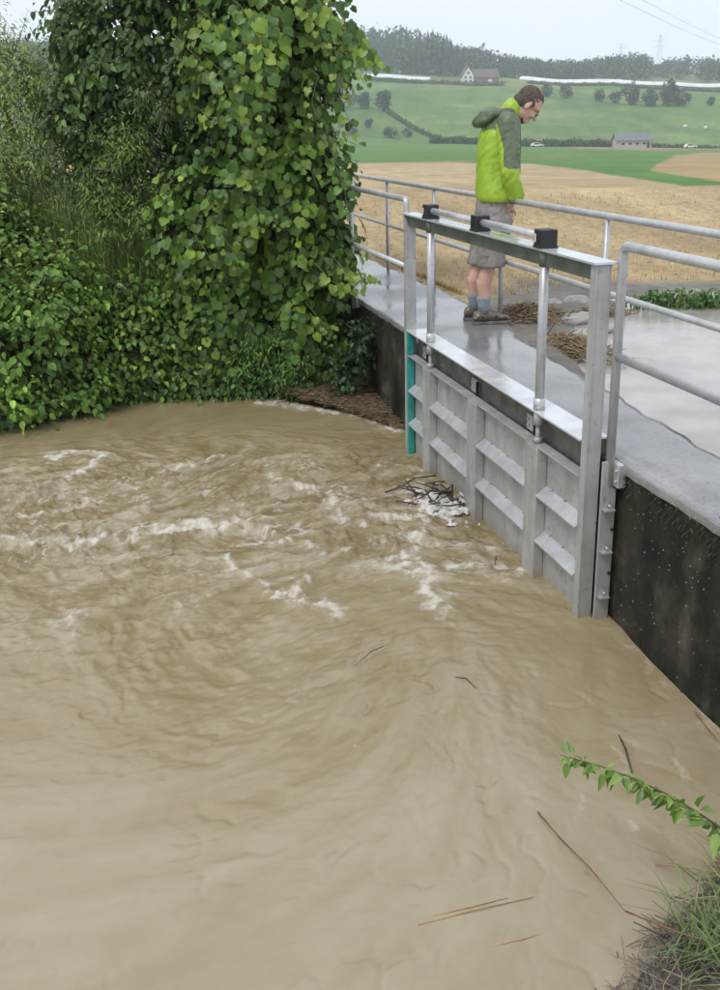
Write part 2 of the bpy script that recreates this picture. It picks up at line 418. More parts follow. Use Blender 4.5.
# foam along the shear fronts: threads drawn where the photograph shows them
FO = [([(50,458),(75,453),(108,455),(98,462),(82,470),(72,476)], .035, 1.0), ([(18,517),(60,511),(110,500),(150,484),(190,468),(232,456)], .022, .9), ([(20,503),(50,496),(80,494)], .07, .55),
      ([(-20,538),(10,541),(40,549),(80,546),(130,539),(180,532),(225,530),(262,524)], .024, 1.0), ([(145,550),(165,541),(180,532)], .02, .9), ([(268,589),(288,601),(298,580),(301,604),(326,600),(340,612)], .022, 1.1),
      ([(232,560),(250,580),(268,589)], .022, .8), ([(228,560),(245,545),(275,540),(310,548)], .03, .55), ([(268,480),(290,486),(312,493),(336,508),(372,500),(402,496),(432,488)], .028, .9), ([(325,512),(352,526),(378,522),(402,518)], .034, .85),
      ([(250,532),(282,528),(312,532)], .035, .6), ([(328,556),(345,548),(360,545)], .025, .6), ([(394,566),(412,556),(424,568),(428,588),(438,606)], .042, 1.15), ([(410,575),(440,590)], .03, .8), ([(416,540),(436,549),(462,546)], .028, 1.0),
      ([(448,572),(472,570),(486,562),(502,566)], .032, .95), ([(505,575),(525,572)], .035, .9), ([(380,466),(402,468),(420,472)], .03, .6), ([(415,500),(425,520),(420,535)], .03, .7), ([(470,545),(505,555)], .025, .7),
      ([(60,615),(75,625),(70,635)], .03, .5), ([(160,600),(190,606),(205,600)], .03, .4), ([(120,575),(170,568),(215,572)], .03, .3), ([(0,600),(40,590),(90,592)], .035, .3), ([(20,640),(45,655)], .03, .35), ([(255,460),(300,466),(340,474)], .025, .45),
      ([(430,480),(440,500),(452,520)], .04, .8), ([(255,402),(285,405),(312,409),(340,412),(362,418),(384,424),(402,433)], .030, 1.5), ([(120,470),(165,472),(205,462)], .05, .35), ([(340,570),(380,582),(410,600),(450,612)], .02, .35)]
sx_ = WX + .055 * fbm(WX * 5, WY * 5, 3, 81); sy_ = WY + .075 * fbm(WX * 5, WY * 4, 3, 82)
sx_ = sx_ + .018 * fbm(WX * 18, WY * 18, 2, 83); sy_ = sy_ + .022 * fbm(WX * 18, WY * 18, 2, 84)
foam = np.zeros_like(WX); front_h = np.zeros_like(WX)
for path, wd, st in FO:
    P_ = np.array([onz(x, y, WZ)[:2] for x, y in path]); lo = P_.min(0) - .5; hi = P_.max(0) + .5
    j0, j1 = np.searchsorted(wy, lo[1]), np.searchsorted(wy, hi[1]); i0, i1 = np.searchsorted(wx, lo[0]), np.searchsorted(wx, hi[0])
    if j1 <= j0 or i1 <= i0: continue
    X_ = sx_[j0:j1, i0:i1]; Y_ = sy_[j0:j1, i0:i1]; dm = np.full(X_.shape, 9.)
    for q0, q1 in zip(P_[:-1], P_[1:]):
        dx, dy = q1 - q0; t_ = np.clip(((X_ - q0[0]) * dx + (Y_ - q0[1]) * dy) / (dx * dx + dy * dy + 1e-9), 0, 1)
        dm = np.minimum(dm, np.hypot(X_ - q0[0] - t_ * dx, (Y_ - q0[1] - t_ * dy) * .62))
    g = st * (.56 * np.exp(-(dm / (wd * .70)) ** 2) + .48 * np.exp(-(dm / (wd * 2.6)) ** 2))
    foam[j0:j1, i0:i1] = np.maximum(foam[j0:j1, i0:i1], g); front_h[j0:j1, i0:i1] = np.maximum(front_h[j0:j1, i0:i1], st * np.exp(-(dm / (wd * 2.2)) ** 2))
h += .014 * np.minimum(front_h, 1) * (.4 + .6 * crest(WX * 9, WY * 7, 91))
thr = np.clip(1 - np.abs(fbm(A1[0] * 3.2 + .3, A1[1] * 4.4, 4, 80, .6)) * 3.0, 0, 1)
foam = foam * (.42 + .70 * sstep(-.35, .45, fbm(WX * 13, WY * 9, 3, 92))) + .72 * turb * sstep(.40, 1, thr) * sstep(-.1, .5, fbm(WX * 3, WY * 3, 3, 93))
foam += .50 * sstep(.4, .95, 1 - np.abs(perlin((WX - WY * .42) * 4.2, WY * .8 + .4 * nA, 33)) * 2.5) * sstep(3.9, 3.3, WY) * sstep(1.2, 1.6, WX) * sstep(-.1, .5, fbm(WX * 6, WY * 4, 3, 66))
foam += .45 * sstep(2.02, 2.16, WX) * sstep(-.1, .5, fbm(WX * 9, WY * 9, 3, 94)) * sstep(7.2, 6.9, WY)
spk = np.zeros_like(WX)
for k in range(110):
    fx = rng.uniform(-.6, 2.1); fy = rng.uniform(3.0, 5.2)
    if k % 2: fx = rng.uniform(1.1, 2.1); fy = rng.uniform(2.8, 4.2)
    r_ = rng.uniform(.004, .013) if k % 7 else rng.uniform(.012, .022); i0 = np.searchsorted(wx, fx); j0 = np.searchsorted(wy, fy); sl = np.s_[max(j0-4,0):j0+5, max(i0-4,0):i0+5]
    spk[sl] = np.maximum(spk[sl], rng.uniform(.4, 1) * np.exp(-((WX[sl] - fx) ** 2 * 1.0 + (WY[sl] - fy) ** 2 * .6) / r_ ** 2))
foam = np.clip(foam + .40 * spk, 0, 1)
calmw = np.clip(1 - turb * 1.2, 0, 1)
silt_sheen = np.clip(.5 + .06 * calmw + .16 * sstep(3.9, 2.7, WY) - .10 * sstep(7.6, 8.4, WY) + (.30 - .20 * calmw) * nA + (.48 - .40 * calmw) * fbm(A1[0] * 5, A1[1] * 6, 3, 95), 0, 1)  # silt tones, with sky reflection painted paler in front and wave contrast mixed in
wi = np.arange(WX.size).reshape(WX.shape)
WF = np.stack([wi[:-1, :-1], wi[:-1, 1:], wi[1:, 1:], wi[1:, :-1]], -1).reshape(-1, 4)
m_water, nt, p = mat_new('muddy_water')
a = nd(nt, 'ShaderNodeAttribute', attribute_name='tone')
sp = nt.nodes.new('ShaderNodeSeparateColor'); nt.links.new(a.outputs['Color'], sp.inputs[0])
fl_ = nd(nt, 'ShaderNodeAttribute', attribute_name='flow')
fine = mathn(nt, 'MULTIPLY', mathn(nt, 'SUBTRACT', noise(nt, 13, 8, .7, vec=fl_.outputs['Vector'], sc=(1, 1.5, 1)), .5), ramp(nt, sp.outputs[2], [(0, .10), (.25, .35), (.7, 1.7)]))  # colour mottle for aerated water; also paints the light and dark of small waves
mud = ramp(nt, mathn(nt, 'ADD', sp.outputs[1], fine), [(.12, (.200, .152, .066)), (.5, (.268, .214, .116)), (.9, (.358, .312, .215))])
fn = noise(nt, 42, 7, .72, vec=fl_.outputs['Vector']); fn2 = noise(nt, 130, 3, .6)
ff = mathn(nt, 'ADD', sp.outputs[0], mathn(nt, 'MULTIPLY', mathn(nt, 'SUBTRACT', fn, .5), 1.2))
ff = mathn(nt, 'ADD', ff, mathn(nt, 'MULTIPLY', mathn(nt, 'SUBTRACT', noise(nt, 170, 3, .7), .5), .7))
ff = mathn(nt, 'MULTIPLY', ramp(nt, ff, [(.20, 0), (.50, .35), (.95, 1)]), ramp(nt, sp.outputs[0], [(.04, 0), (.30, 1)]))
nt.links.new(mixc(nt, mathn(nt, 'MULTIPLY', ff, .78), mud, (.62, .59, .52)), p.inputs['Base Color'])
nt.links.new(ramp(nt, ff, [(0, .03), (1, .6)]), p.inputs['Roughness'])
p.inputs['IOR'].default_value = 1.42
hb = mathn(nt, 'ADD', noise(nt, 20, 6, .62, vec=fl_.outputs['Vector'], sc=(1, 1.4, 1)), mathn(nt, 'MULTIPLY', fn2, .08))
bp = mathn(nt, 'MULTIPLY', hb, ramp(nt, sp.outputs[2], [(0, .13), (.25, .30), (.8, 1.0)]))
bump(nt, p, bp, .8, .022)
water = np_mesh('river_water', np.stack([WX, WY, WZ + h], -1).reshape(-1, 3), WF, m_water, smooth=True,
                color=np.stack([foam, silt_sheen, turb], -1).reshape(-1, 3))
fa = water.data.attributes.new('flow', 'FLOAT_VECTOR', 'POINT'); fa.data.foreach_set('vector', np.stack([A2[0], A2[1], 0 * WX], -1).astype(np.float32).ravel())
props(water, 'turbid brown flood water churning below the gate', None, None, 'structure')

# ---- shallow flood water over the track behind the walkway
m_flood, nt, p = mat_new('shallow_flood_water')
nt.links.new(ramp(nt, noise(nt, 2.5, 5), [(.35, (.30, .28, .25)), (.65, (.42, .40, .37))]), p.inputs['Base Color'])
p.inputs['Roughness'].default_value = .05; p.inputs['IOR'].default_value = 1.36
bump(nt, p, noise(nt, 9, 5, .65, sc=(1, 1.6, 1)), .25, .012)
fx = np.linspace(2.5, 9, 60); fy = np.linspace(-1, 9.2, 60); FX, FY = np.meshgrid(fx, fy); fi = np.arange(FX.size).reshape(FX.shape)
flood = np_mesh('flood_water', np.stack([FX, FY, np.full_like(FX, -.055)], -1).reshape(-1, 3), np.stack([fi[:-1, :-1], fi[:-1, 1:], fi[1:, 1:], fi[1:, :-1]], -1).reshape(-1, 4), m_flood, smooth=True)
props(flood, 'shallow grey flood water lying behind the walkway', None, None, 'structure')
# ================================================================ CONCRETE, GATE, RAILINGS
# ---- materials
m_deck, nt, p = mat_new('wet_concrete')
n = noise(nt, 2.2, 6, .6); n2 = noise(nt, 40, 4, .6); n3 = noise(nt, 1.3, 3, .5)
c = ramp(nt, n, [(.3, (.17, .17, .165)), (.55, (.235, .235, .225)), (.75, (.29, .285, .27))])
c = mixc(nt, .35, c, ramp(nt, n2, [(.3, .45), (.7, 1.3)]), 'MULTIPLY')
c = mixc(nt, ramp(nt, noise(nt, 26, 2), [(.70, 0), (.76, .8)]), c, (.07, .06, .05))
nt.links.new(c, p.inputs['Base Color'])
nt.links.new(ramp(nt, n3, [(.40, .07), (.62, .34)]), p.inputs['Roughness'])
bump(nt, p, n2, .16, .004)
m_wall, nt, p = mat_new('dark_mossy_concrete')
n = noise(nt, 3.0, 7, .65); nv = noise(nt, 5, 5, .6, sc=(1, 1, .12)); ns = noise(nt, 75, 2, .5)
c = ramp(nt, n, [(.3, (.009, .0085, .007)), (.52, (.030, .027, .020)), (.70, (.100, .088, .062))])
c = mixc(nt, .7, c, ramp(nt, nv, [(.35, .3), (.7, 1.9)]), 'MULTIPLY')
c = mixc(nt, ramp(nt, noise(nt, 4, 4), [(.52, 0), (.68, .7)]), c, (.034, .034, .012))
c = mixc(nt, ramp(nt, ns, [(.84, 0), (.88, .3)]), c, (.45, .44, .40))
nt.links.new(c, p.inputs['Base Color']); p.inputs['Roughness'].default_value = .75
p.inputs['Specular IOR Level'].default_value = .25
bump(nt, p, noise(nt, 22, 6, .7), .7, .02)
m_steel, nt, p = mat_new('galvanised_steel')
n = noise(nt, 14, 5, .6); c = ramp(nt, n, [(.3, (.42, .43, .43)), (.7, (.56, .565, .56))])
c = mixc(nt, .4, c, ramp(nt, noise(nt, 5, 5, .65, sc=(1, 1, .25)), [(.35, .65), (.65, 1.12)]), 'MULTIPLY')
c = mixc(nt, ramp(nt, noise(nt, 60, 3), [(.68, 0), (.75, .4)]), c, (.2, .19, .16))
nt.links.new(c, p.inputs['Base Color']); p.inputs['Metallic'].default_value = .35
nt.links.new(ramp(nt, noise(nt, 9, 4), [(.3, .28), (.7, .5)]), p.inputs['Roughness'])
bump(nt, p, noise(nt, 120, 2), .06, .002)
m_gatepaint, nt, p = mat_new('weathered_grey_metal')
n = noise(nt, 5, 6, .6); c = ramp(nt, n, [(.3, (.36, .365, .345)), (.7, (.50, .505, .485))])
c = mixc(nt, .45, c, ramp(nt, noise(nt, 7, 6, .65, sc=(1, 1, .10)), [(.35, .5), (.7, 1.15)]), 'MULTIPLY')
c = mixc(nt, ramp(nt, noise(nt, 34, 4), [(.60, 0), (.72, .55)]), c, (.16, .13, .08))
tcz = nt.nodes.new('ShaderNodeTexCoord'); sz_ = nt.nodes.new('ShaderNodeSeparateXYZ'); nt.links.new(tcz.outputs['Object'], sz_.inputs[0])
lv = mathn(nt, 'ADD', sz_.outputs['Z'], mathn(nt, 'MULTIPLY', noise(nt, 8, 5), -.16))
c = mixc(nt, mathn(nt, 'MULTIPLY', ramp(nt, lv, [(.58, 1), (.70, 0)]), .55), c, (.26, .20, .12))          # mud left by the splashing water
nt.links.new(c, p.inputs['Base Color']); p.inputs['Metallic'].default_value = .2; nt.links.new(ramp(nt, noise(nt, 11, 5), [(.3, .28), (.7, .6)]), p.inputs['Roughness'])
bump(nt, p, noise(nt, 60, 3), .08, .003)
m_wetsteel, nt, p = mat_new('wet_steel_plate')
nt.links.new(ramp(nt, noise(nt, 6, 5), [(.3, (.58, .60, .61)), (.7, (.72, .73, .74))]), p.inputs['Base Color'])
p.inputs['Metallic'].default_value = .4; nt.links.new(ramp(nt, noise(nt, 5, 4), [(.35, .08), (.65, .32)]), p.inputs['Roughness'])
m_beamfront = simple('stained_beam_steel', (.10, .115, .095), (.20, .215, .185), 6, .4, .3, .1, .003)
m_black = simple('black_plastic', (.010, .010, .011), (.018, .018, .02), 20, .5, 0, .05, .002)
m_teal = simple('turquoise_plastic', (.02, .20, .17), (.03, .36, .32), 16, .4, 0, .05, .002)
m_rubber = simple('dark_rubber', (.012, .012, .012), (.03, .03, .028), 15, .6)
m_white = simple('white_enamel', (.6, .6, .58), (.75, .75, .73), 20, .4, bs=0)

# ---- footbridge: slab and the mossy wall under it
bridge = thing('footbridge', (2.5, 5.5, -1.7), 'narrow wet concrete footbridge above a dark mossy wall', 'footbridge')
far_edge = lambda y: float(np.interp(y, [-6, 2.6, 4.1, 4.9, 5.8, 6.7, 7.6, 20], [2.50, 2.55, 2.62, 2.68, 2.74, 2.82, 2.98, 3.02]))
ys = np.concatenate([[-6, 0], np.arange(1.5, 13.01, .06), [15, 20]]); nx = 14
V = []; F = []
for j, y in enumerate(ys):
    e = far_edge(y) + .012 * math.sin(y * 9.1) + .008 * math.sin(y * 23)
    x0 = 2.155 + .003 * math.sin(y * 11.3) + .003 * math.sin(y * 29 + 1) + .002 * math.sin(y * 61)
    xs = np.linspace(x0, e, nx)
    row = [(x0 + .008, y, -.052), (x0, y, -.012)] + [(x + (.010 if k == 0 else 0), y, .0 - .004 * (k == 0) + .0015 * math.sin(x * 17 + y * 5)) for k, x in enumerate(xs)] + [(e + .004, y, -.02), (e + .004, y, -.16)]
    V += row
w = nx + 4
for j in range(len(ys) - 1):
    for k in range(w - 1): F.append((j*w+k, j*w+k+1, (j+1)*w+k+1, (j+1)*w+k))
np_mesh('deck', V, F, m_deck, bridge, smooth=True)
# wall face: fine sheet with relief, open where the gate sits
def wall_sheet(y0, y1, z0, z1, name):
    yy = np.arange(y0, y1 + .001, .03); zz = np.linspace(z0, z1, max(3, int((z1 - z0) / .03)))
    Y, Z = np.meshgrid(yy, zz); X = 2.175 + .010 * fbm(Y * 4, Z * 4, 4, 12) + .004 * fbm(Y * 20, Z * 20, 2, 13)
    k = np.arange(Y.size).reshape(Y.shape)
    f = np.stack([k[:-1, :-1], k[1:, :-1], k[1:, 1:], k[:-1, 1:]], -1).reshape(-1, 4)
    np_mesh(name, np.stack([X, Y, Z], -1).reshape(-1, 3), f, m_wall, bridge, smooth=True)
wall_sheet(.0, 13, -1.7, -.040, 'wall')
# moss hanging in tufts from the top of the wall
m_moss = simple('moss', (.012, .013, .005), (.032, .032, .012), 30, .9, bs=0)
V = []; F = []
for k in range(420):
    y = rng.uniform(2.2, 3.95) if k < 300 else rng.uniform(6.95, 9.0); z = -.045 - abs(rng.normal(0, .06))
    L = rng.uniform(.006, .026); wd = rng.uniform(.002, .006); b0 = len(V); out = rng.uniform(.004, .02)
    V += [(2.172, y - wd, z), (2.172, y + wd, z), (2.165 - out, y + rng.normal(0, .006), z - L), (2.165 - out * .6, y + wd * .6, z - L * .5)]
    F += [(b0, b0 + 1, b0 + 3), (b0, b0 + 3, b0 + 2)]
o = np_mesh('moss', V, F, m_moss, bridge); o['kind'] = 'stuff'
# pale lichen and chips on the wall face and slab edge
m_chip = simple('pale_lichen', (.18, .18, .155), (.42, .41, .37), 30, .8, bs=0)
V = []; F = []
clus = [(rng.uniform(2.3, 3.95), -.08 - rng.uniform(0, .6)) for _ in range(11)]
for k in range(190):
    y = rng.uniform(2.2, 4.0)
    if k < 80: z = -.005 - abs(rng.normal(0, .03)); x = 2.150 if z > -.05 else 2.160
    else: q_ = clus[k % 11]; y = q_[0] + rng.normal(0, .09); z = min(-.05, q_[1] + rng.normal(0, .08)); x = 2.163
    if k % 5 == 0 and k < 80: x = 2.19 + abs(rng.normal(0, .06)); z = .004
    r_ = rng.uniform(.001, .0042) if k > 80 else rng.uniform(.0015, .0055); b0 = len(V); n_ = 6
    for q in range(n_):
        aa = 2 * math.pi * q / n_; rr = r_ * rng.uniform(.6, 1.2)
        V.append((x - .002 if z < .003 else x + rr * math.cos(aa), y + rr * math.sin(aa) if z < .003 else y + rr * math.sin(aa), z + rr * math.cos(aa) if z < .003 else z))
    cx_ = (x - .006, y, z) if z < .003 else (x, y, z + .003); V.append(cx_)
    F += [(b0 + q, b0 + (q + 1) % n_, b0 + n_) for q in range(n_)]
o = np_mesh('lichen', V, F, m_chip, bridge); o['kind'] = 'stuff'

# ---- sluice gate
gate = thing('sluice_gate', (2.08, 5.46, -1.5), 'grey steel sluice gate with twin spindles and black gearboxes', 'sluice gate')
PR0, PR1, PL0, PL1 = 3.975, 4.03, 6.83, 6.885          # y extents of the two posts
def channel_post(y0, y1, flip):
    m = MB(); t = .012; xa, xb = 2.008, 2.072
    m.box(xa, xa + t, y0, y1, -1.45, .872)
    m.box(xa + t, xb, y0, y0 + t, -1.45, .872) if not flip else m.box(xa + t, xb, y1 - t, y1, -1.45, .872)
    m.box(xb, xb + .008, y0, y1, -1.45, .872)
    return m
channel_post(PR0, PR1, False).build('post', m_gatepaint, gate, .002)
channel_post(PL0, PL1, False).build('post', m_gatepaint, gate, .002)
# cross beam: an upright channel with a wide top flange
MB().box(1.995, 2.100, 3.965, 6.91, .874, .886).build('top_flange', m_wetsteel, gate, .002)
MB().box(2.03, 2.044, PR1 + .002, PL0 - .002, .800, .873).box(2.045, 2.10, PR1 + .002, PL0 - .002, .800, .808).build('cross_beam', m_beamfront, gate, .002)
MB().prism([(1.997, .873), (2.03, .80), (2.03, .873)], 1, 4.034, 4.040).build('gusset', m_beamfront, gate)
MB().prism([(1.997, .873), (2.03, .80), (2.03, .873)], 1, 6.82, 6.826).build('gusset', m_beamfront, gate)
# ledge plate on the wall edge
MB().box(2.000, 2.150, PR1 + .003, PL0 - .003, .080, .090).box(2.140, 2.152, PR1 + .003, PL0 - .003, .005, .079).build('ledge_plate', m_wetsteel, gate, .0015)
# gearboxes, shafts, spindles
SX = 2.035
for y in (4.57, 5.46, 6.36):
    g = MB().box(SX - .042, SX + .042, y - .046, y + .046, .890, .972).build('gear_box', m_black, gate, .006)
    MB().box(SX - .046, SX + .046, y - .049, y + .049, .887, .896).build('base_flange', m_black, g, .002)
    for dy in (-.034, .034):
        for dz in (.905, .960): MB().tube([(SX - .042, y + dy, dz), (SX - .044, y + dy, dz)], .003, 6).build('bolt', m_black, g)
    if y < 5:
        MB().prism([(y + .014, .912), (y + .030, .912), (y + .030, .945), (y + .025, .952), (y + .014, .952)], 0, SX - .0445, SX - .0435).build('name_plate', m_white, g)
    elif y > 6: MB().box(SX - .0445, SX - .0435, y + .012, y + .028, .912, .952).build('name_plate', m_white, g)
MB().tube([(SX, 4.617, .934), (SX, 5.413, .934)], .0195, 16).build('drive_shaft', m_steel, gate)
MB().tube([(SX, 5.507, .934), (SX, 6.313, .934)], .0195, 16).build('drive_shaft', m_steel, gate)
for y in (4.57, 6.36):
    s_ = MB().tube([(SX, y, .872), (SX, y, .091)], .0235, 16).build('spindle_tube', m_steel, gate)
    MB().tube([(SX, y, .150), (SX, y, .091)], .029, 16).build('collar', m_steel, s_)
    MB().tube([(SX, y, .872), (SX, y, .80)], .027, 16).build('sleeve', m_beamfront, s_)
    MB().tube([(SX, y, .079), (SX, y, .010)], .026, 14).build('nut', m_steel, s_)
    MB().tube([(SX, y, .010), (SX, y, -.10)], .014, 12).build('threaded_rod', m_gatepaint, s_)
    MB().tube([(SX, y, -.055), (SX, y, -.083)], .026, 6).build('nut', m_gatepaint, s_)
# gate leaf
leaf = MB().box(2.058, 2.066, PR1 + .004, PL0 - .004, -1.40, -.094).build('gate_leaf', m_gatepaint, gate)
MB().box(2.004, 2.068, PR1 + .004, PL0 - .002, -.093, -.085).build('top_lip', m_gatepaint, leaf, .0015)
STF = [(4.495, 4.645), (5.385, 5.535), (6.285, 6.435)]
for y0, y1 in STF:                                       # box stiffeners
    MB().box(2.000, 2.057, y0, y1, -1.40, -.094).build('stiffener', m_gatepaint, leaf, .004)
bays = [(PR1 + .004, STF[0][0]), (STF[0][1], STF[1][0]), (STF[1][1], STF[2][0]), (STF[2][1], PL0 - .045)]
for a0, a1 in bays:
    for zr in (-.318, -.565):
        MB().prism([(1.999, zr - .022), (2.057, zr + .022), (2.057, zr + .014), (1.999, zr - .030)], 1, a0 + .002, a1 - .002).build('rib', m_steel, leaf, .001)
        for k in range(3):
            yy = a0 + (a1 - a0) * (k + .5) / 3; MB().tube([(2.048, yy, zr + .026), (2.057, yy, zr + .026)], .006, 6).build('weld', m_gatepaint, leaf)
MB().box(2.006, 2.05, 6.788, 6.826, -1.4, -.115).build('guide_strip', m_teal, gate, .002)
MB().box(2.006, 2.05, 6.788, 6.826, -.083, .076).build('guide_block', m_teal, gate, .002)
m_sillc = simple('stained_concrete', (.05, .052, .04), (.15, .15, .125), 7, .5, bs=.4, bd=.01)
MB().box(2.088, 2.139, PR1 + .01, PL0 - .01, -.60, .0785).build('concrete_sill', m_sillc, gate, .004)
# brackets on the wall between ledge and leaf
for y in (4.76, 5.62, 6.60):
    b = MB().box(2.077, 2.087, y - .075, y + .055, -.080, .002).build('bracket', m_gatepaint, gate, .002)
    MB().box(2.057, 2.076, y - .082, y - .074, -.082, .004).build('flange', m_rubber, b)
    for dz in (-.055, -.02):
        for dy in (-.045, .03): MB().tube([(2.076, y + dy, dz), (2.068, y + dy, dz)], .007, 6).build('bolt', m_steel, b)
# side guide plate with studs on the near side
gp_ = MB().box(2.078, 2.150, 3.94, 3.955, -1.4, -.0).build('guide_plate', m_gatepaint, gate, .002)
for z in (-.22, -.43, -.66):
    MB().box(2.085, 2.135, 3.905, 3.939, z - .009, z - .001).build('stud', m_steel, gp_)
    MB().tube([(2.115, 3.939, z + .012), (2.115, 3.915, z + .012)], .007, 8).build('bolt', m_steel, gp_)
for z in (-.12, -.33, -.55): MB().tube([(2.138, 3.939, z), (2.138, 3.930, z)], .008, 6).build('bolt', m_rubber, gp_)
MB().box(2.078, 2.153, 6.887, 6.897, -1.4, -.02).build('guide_plate', m_gatepaint, gate, .002)
MB().box(2.095, 2.138, PR0 - .001, PR0 + .05, -.012, .012).build('anchor', m_rubber, gate)

# ---- railings
def elbow(p, axis_y, r=.05, n=6):
    """quarter bend at corner p from a vertical post into a rail running along +-y"""
    out = []
    for i in range(n + 1):
        a = math.pi / 2 * i / n
        out.append((p[0], p[1] + axis_y * r * (1 - math.cos(a)), p[2] - r * (1 - math.sin(a))))
    return out
def railing(name, label, x, corner, ends, posts, sgn, zt, zm, zb, rr=.021):
    t = thing(name, (x, corner if corner is not None else ends[0], 0), label, 'railing', 'tubular steel railings on the footbridge')
    if corner is not None:
        pts = [(x, corner, zb)] + elbow((x, corner, zt), sgn, .035) + [(x, ends[1], zt)]
        MB().tube(pts, rr, 14).build('top_rail', m_steel, t)
        MB().tube([(x, corner + sgn * rr * .8, zm), (x, ends[1], zm)], rr * .93, 14).build('mid_rail', m_steel, t)
    else:
        MB().tube([(x, ends[0], zt), (x, ends[1], zt)], rr, 14).build('top_rail', m_steel, t)
        MB().tube([(x, ends[0], zm), (x, ends[1], zm)], rr * .9, 14).build('mid_rail', m_steel, t)
    for y in posts:
        po = MB().tube([(x, y, zb), (x, y, zt - rr * .8)], rr * .85, 12).build('post', m_steel, t)
        if x < 2.5:
            MB().box(x + .015, x + .055, y - .03, y + .03, zb + .01, zb + .10).build('wall_bracket', m_steel, po, .003)
    if corner is not None and x < 2.5:
        bb_ = MB().box(x + .016, x + .058, corner - .055, corner + .03, zb, zb + .11).build('wall_bracket', m_steel, t, .003)
        for dz in (.03, .08): MB().tube([(x + .016, corner - .04, zb + dz), (x + .006, corner - .04, zb + dz)], .008, 6).build('bolt', m_steel, bb_)
    return t
railing('railing', 'steel railing section to the right of the gate, cut by the picture edge', 2.118, 3.955, (3.955, -2.5), [2.3, .6, -1.1], -1, .951, .480, -.118)
railing('railing', 'short steel railing between the gate and the vine', 2.118, 7.19, (7.19, 11.5), [8.89, 10.6], 1, .951, .480, -.095)
railing('railing', 'long steel railing behind the standing man, on the field side', 2.92, None, (-1.0, 13.6), [-.9, .73, 2.40, 4.03, 5.675, 7.36, 9.03, 10.62, 12.2], 1, .912, .464, -.14)
# ================================================================ THE MAN ON THE FOOTBRIDGE
m_skin = simple('skin', (.50, .29, .22), (.60, .37, .29), 18, .5, bs=.05, bd=.002)
def shell(name, c0, c1):
    m, nt, p = mat_new(name)
    nt.links.new(ramp(nt, noise(nt, 6, 5), [(.3, c0), (.7, c1)]), p.inputs['Base Color']); p.inputs['Roughness'].default_value = .42
    cr = mathn(nt, 'ABSOLUTE', mathn(nt, 'SUBTRACT', noise(nt, 10, 3, .5, sc=(1, 1, .45)), .5), 0)
    c2 = mathn(nt, 'ABSOLUTE', mathn(nt, 'SUBTRACT', noise(nt, 17, 3, .5, sc=(.5, .5, 1)), .5), 0)
    bump(nt, p, mathn(nt, 'ADD', cr, mathn(nt, 'MULTIPLY', c2, .25)), .35, .035)
    return m
m_lime = shell('lime_shell_fabric', (.25, .40, .022), (.36, .53, .045))
m_olive = shell('olive_shell_fabric', (.070, .098, .050), (.12, .155, .085))
m_shorts = simple('grey_shorts_fabric', (.20, .185, .165), (.29, .27, .245), 9, .85, bs=.3, bd=.006)
m_sock = simple('blue_grey_knit', (.17, .20, .225), (.28, .31, .335), 30, .9, bs=.5, bd=.003)
m_hair = simple('dark_brown_hair', (.055, .038, .028), (.15, .108, .080), 60, .6, bs=.8, bd=.01)
m_shoe, nt, p = mat_new('hiking_shoe_upper')
nt.links.new(ramp(nt, noise(nt, 26, 3), [(.38, (.045, .036, .028)), (.46, (.20, .16, .12)), (.56, (.07, .062, .055)), (.66, (.30, .27, .22))]), p.inputs['Base Color'])
p.inputs['Roughness'].default_value = .8; bump(nt, p, noise(nt, 70, 3), .4, .006)
m_sole = simple('shoe_sole', (.06, .055, .05), (.20, .19, .17), 14, .8)
PX, PY = 2.817, 7.36
man = thing('person', (PX, PY, 0), 'man in lime jacket and grey shorts looking down over the railing', 'person')
man.rotation_euler = (0, 0, R(-13))
Q = lambda ax, deg: Quaternion(ax, R(deg))
Yx = (0, 1, 0); Zx = (0, 0, 1); Xx = (1, 0, 0)
LEG = {-1: dict(a=(-.035, -.085, .085), k=(-.005, -.095, .46), h=(.045, -.095, .88), toe=8), 1: dict(a=(-.085, .085, .085), k=(-.060, .090, .46), h=(.035, .095, .88), toe=-6)}
HC = Vector((.262, .0, 1.565))                       # head centre
HR = Q(Yx, 48)                                       # head bowed forward
def H(x, y, z): return HC + HR @ Vector((x, y, z))
b = MB()
# pelvis and torso core
b.loft([(.03, 0, .84, .10, .15), (.035, 0, .95, .11, .165), (.04, 0, 1.08, .10, .14), (.045, 0, 1.25, .115, .165), (.05, 0, 1.38, .11, .19), (.07, 0, 1.45, .085, .15), (.09, 0, 1.50, .055, .07)])
for s_ in (-1, 1):
    L = LEG[s_]
    b.cap(L['h'], L['k'], .085, .056); b.cap(L['k'], (L['a'][0] - .012, L['a'][1], .30), .052, .057); b.cap((L['a'][0] - .012, L['a'][1], .31), L['a'], .058, .036)
    b.cap((L['a'][0] - .01, L['a'][1], .06), (L['a'][0] + .05, L['a'][1], .050), .030, .022)
